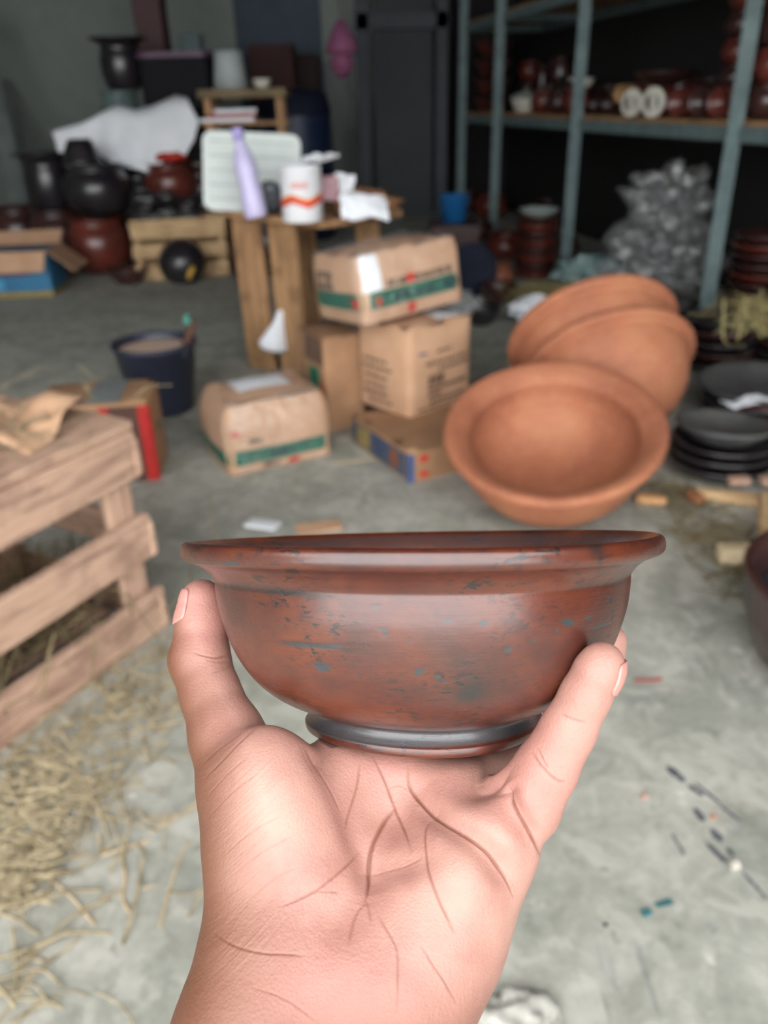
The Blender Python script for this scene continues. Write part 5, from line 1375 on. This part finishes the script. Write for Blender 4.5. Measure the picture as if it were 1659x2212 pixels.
    for pts, wd_, dp, cw in CREASES:
        P_ = np.array(pts); x0, y0 = P_.min(0) - 80; x1, y1 = P_.max(0) + 80
        idx = np.where((px > x0) & (px < x1) & (py > y0) & (py < y1) & (facing > 0.05))[0]
        if not len(idx): continue
        b, t = crease_dist(px[idx], py[idx], pts)
        taper = np.clip(np.minimum(t, 1 - t) * 5, 0.0, 1) ** 0.7
        fold = max(0.0, cw - 0.55) * 2.2                                    # strong folds draw the flesh in on both sides
        g1 = np.exp(-(b / (wd_ * 0.62)) ** 2); g2 = np.exp(-(b / 24.0) ** 2)
        disp[idx] -= (g1 * dp * 0.55 + g2 * 0.75 * fold) * taper * facing[idx]
        crease[idx] = np.maximum(crease[idx], np.exp(-(b / (wd_ * 0.8)) ** 2) * taper * facing[idx] * cw)
    co += no * disp[:, None]
    me.vertices.foreach_set('co', (co / 1000).astype(np.float32).ravel()); me.update()
    # skin tone: rosy palm, tanner outer side of the thumb and wrist
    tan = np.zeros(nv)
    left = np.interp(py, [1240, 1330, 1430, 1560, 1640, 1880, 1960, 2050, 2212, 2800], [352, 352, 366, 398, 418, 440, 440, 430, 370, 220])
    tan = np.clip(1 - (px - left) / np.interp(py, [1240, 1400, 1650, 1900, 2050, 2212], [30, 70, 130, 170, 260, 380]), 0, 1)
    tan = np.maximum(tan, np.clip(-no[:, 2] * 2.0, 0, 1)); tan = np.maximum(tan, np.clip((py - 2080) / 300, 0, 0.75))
    thn = np.exp(-(((px - 560) / 120) ** 2 + ((py - 1780) / 190) ** 2)) + np.exp(-(((px - 520) / 130) ** 2 + ((py - 2060) / 90) ** 2))
    for nm, d in (('crease', crease), ('tan', tan), ('thenar', thn)):
        at = me.attributes.new(nm, 'FLOAT', 'POINT'); at.data.foreach_set('value', np.clip(d, 0, 1).astype(np.float32))
    me.polygons.foreach_set('use_smooth', [True] * len(me.polygons))
    o = mobj('hand', me, mat_skin())
    o.matrix_world = CAM_M
    return tag(o, 'bare left hand, palm towards the viewer, cradling the speckled brown bowl', 'hand')
CREASES = [  # polyline, width px, depth mm, colour weight
    ([(780, 1640), (775, 1698), (764, 1752), (757, 1785)], 3.6, 0.30, 0.6),
    ([(805, 1625), (827, 1670), (840, 1703), (851, 1736), (864, 1779), (883, 1836)], 3.8, 0.40, 0.8),
    ([(853, 1730), (832, 1757), (816, 1795), (805, 1828), (798, 1871), (794, 1909), (787, 1955)], 4.6, 0.75, 1.0),
    ([(789, 1947), (772, 1969), (761, 2001), (753, 2045)], 4.5, 0.25, 0.5),
    ([(791, 1940), (797, 1965), (802, 1992)], 4, 0.2, 0.4),
    ([(790, 1829), (761, 1860), (734, 1882), (707, 1904), (680, 1925), (637, 1947), (600, 1960)], 4.0, 0.35, 0.6),
    ([(680, 1925), (710, 1927), (735, 1928)], 3.5, 0.2, 0.4),
    ([(883, 1645), (883, 1687), (897, 1714), (924, 1746), (962, 1776), (1011, 1809), (1049, 1839), (1076, 1871), (1095, 1901), (1108, 1938)], 4.6, 0.85, 1.0),
    ([(921, 1757), (914, 1784), (914, 1822), (919, 1860), (930, 1898), (949, 1947), (968, 1985), (984, 2018)], 4.2, 0.45, 0.7),
    ([(1093, 1695), (1100, 1730), (1114, 1757), (1136, 1790), (1157, 1822), (1170, 1850)], 4.4, 0.9, 1.0),
    ([(816, 1974), (832, 2001), (851, 2034), (859, 2061), (860, 2121), (858, 2190)], 4.2, 0.28, 0.5),
    ([(908, 2039), (935, 2083), (957, 2115), (988, 2170)], 4.2, 0.25, 0.45),
    ([(463, 2015), (506, 2042), (566, 2058), (620, 2061), (662, 2064)], 5.0, 0.35, 0.5),
    ([(802, 1882), (837, 1874), (881, 1860), (913, 1844)], 4, 0.18, 0.35),
    ([(830, 1700), (860, 1690), (885, 1700)], 3, 0.12, 0.3),
    ([(660, 1612), (695, 1655), (729, 1708), (748, 1750)], 5, 0.4, 0.25),
    ([(640, 1600), (670, 1650), (690, 1690)], 3, 0.15, 0.2),
    ([(418, 1410), (445, 1417), (469, 1420), (494, 1414)], 3.4, 0.35, 0.6),
    ([(440, 1424), (470, 1430), (492, 1428)], 3.0, 0.15, 0.35),
    ([(455, 1455), (475, 1448), (500, 1440)], 3, 0.12, 0.25),
    ([(434, 1690), (480, 1644), (522, 1602), (566, 1562)], 3.6, 0.35, 0.5),
    ([(428, 1662), (460, 1630), (500, 1600), (530, 1580)], 3, 0.2, 0.35),
    ([(440, 1730), (490, 1675), (540, 1635)], 3, 0.18, 0.3),
    ([(446, 1770), (500, 1715), (560, 1670)], 3, 0.16, 0.25),
    ([(470, 1860), (540, 1800), (610, 1760)], 3, 0.14, 0.2),
    ([(490, 1900), (560, 1845), (640, 1800)], 3, 0.14, 0.2),
    ([(520, 1960), (590, 1900), (650, 1868)], 3, 0.14, 0.2),
    ([(1212, 1541), (1236, 1553), (1268, 1562)], 3.2, 0.22, 0.5),
    ([(1146, 1622), (1167, 1652), (1200, 1684), (1225, 1690)], 3.6, 0.35, 0.6),
    ([(1160, 1612), (1172, 1640), (1185, 1660)], 3, 0.22, 0.5),
    ([(1160, 1885), (1155, 1900), (1140, 1925)], 3, 0.15, 0.3),
    ([(540, 2130), (620, 2160), (690, 2212)], 4, 0.2, 0.3),
]
def mat_skin():
    n = NT('skin')
    v = n.coord('Object')
    a = n.noise(v, 45, 4, 0.6)
    col = n.ramp(a, [(0.3, srgb(152, 107, 96)), (0.5, srgb(165, 122, 110)), (0.72, srgb(174, 134, 120))])
    red = n.noise(v, 22, 3, 0.5)
    col = n.mix(n.mapr(red, 0.5, 0.68, 0, 0.5), col, srgb(169, 110, 102))
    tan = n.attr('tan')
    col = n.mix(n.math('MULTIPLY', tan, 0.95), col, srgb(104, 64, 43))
    cr = n.attr('crease')
    col = n.mix(n.math('MULTIPLY', cr, 0.75), col, srgb(104, 54, 36))
    thn = n.attr('thenar')
    lines = n.noise(n.mapping(n.mapping(v, (1, 1, 1), (0, 0, -0.75)), (60, 900, 60)), 1.0, 3, 0.5, 0.8)
    pores = n.voro(v, 1500, 'F1')
    fine = n.noise(v, 700, 4, 0.6)
    h = n.math('ADD', n.math('MULTIPLY', lines, n.mapr(thn, 0, 1, 0.25, 1.4)), n.math('ADD', n.math('MULTIPLY', pores, 0.35), n.math('MULTIPLY', fine, 0.5)))
    nr = n.bump(h, 0.40, 0.0005)
    m = n.out(col, n.mapr(a, 0.3, 0.7, 0.42, 0.55), nr, Subsurface_Weight=0.14, Specular_IOR_Level=0.4)
    n.b.inputs['Subsurface Radius'].default_value = (1.0, 0.35, 0.2)
    n.b.inputs['Subsurface Scale'].default_value = 0.0025
    return m
HAND = build_hand()
def nail(a, b, dorsal, w, v0, v1, r):
    a = hp(*a).astype(float); b = hp(*b).astype(float)
    ax = a - b; ax /= np.linalg.norm(ax)
    d = np.array(dorsal, float); d -= ax * (d @ ax); d /= np.linalg.norm(d)
    s = np.cross(ax, d)
    vs, fs = [], []
    nu, nv_ = 12, 16
    for j in range(nv_ + 1):
        tv = j / nv_; v = v0 + (v1 - v0) * tv
        hw = w * (max(0.0, 1 - (2 * tv - 1) ** 6) ** 0.4 if tv < 0.5 else max(0.0, 1 - (2 * tv - 1) ** 8) ** 0.35 * 0.94 + 0.06)
        for i in range(nu + 1):
            th = (i / nu * 2 - 1) * hw
            n_ = d * math.cos(th) + s * math.sin(th)
            if v > 0:
                ph = v / r * 0.85; dirv = n_ * math.cos(ph) + ax * math.sin(ph); c = a
            else:
                dirv = n_; c = a + ax * v
            t = r * 0.4
            while t < r * 2.2 and sdf(c + dirv * t) < 0: t += 0.15
            vs.append((c + dirv * (t + 0.05)) / 1000)
    for j in range(nv_):
        for i in range(nu):
            q = j * (nu + 1) + i
            fs.append((q, q + 1, q + nu + 2, q + nu + 1))
    me = mesh(vs, fs, 'nail', True)
    o = mobj('fingernail', me, simple('nail_plate', srgb(194, 136, 126), srgb(184, 126, 116), 60, 0.30, 0.0), HAND)
    md = o.modifiers.new('s', 'SOLIDIFY'); md.thickness = 0.0006; md.offset = 0
    return o
nail((436, 1298, 239), (436, 1380, 237), (-1.0, 0.0, 0.30), 0.85, -6.5, 4.5, 6.5)
nail((1301, 1434, 190.5), (1270, 1500, 192), (0.95, -0.3, 0.25), 0.85, -5.5, 3.6, 5.4)
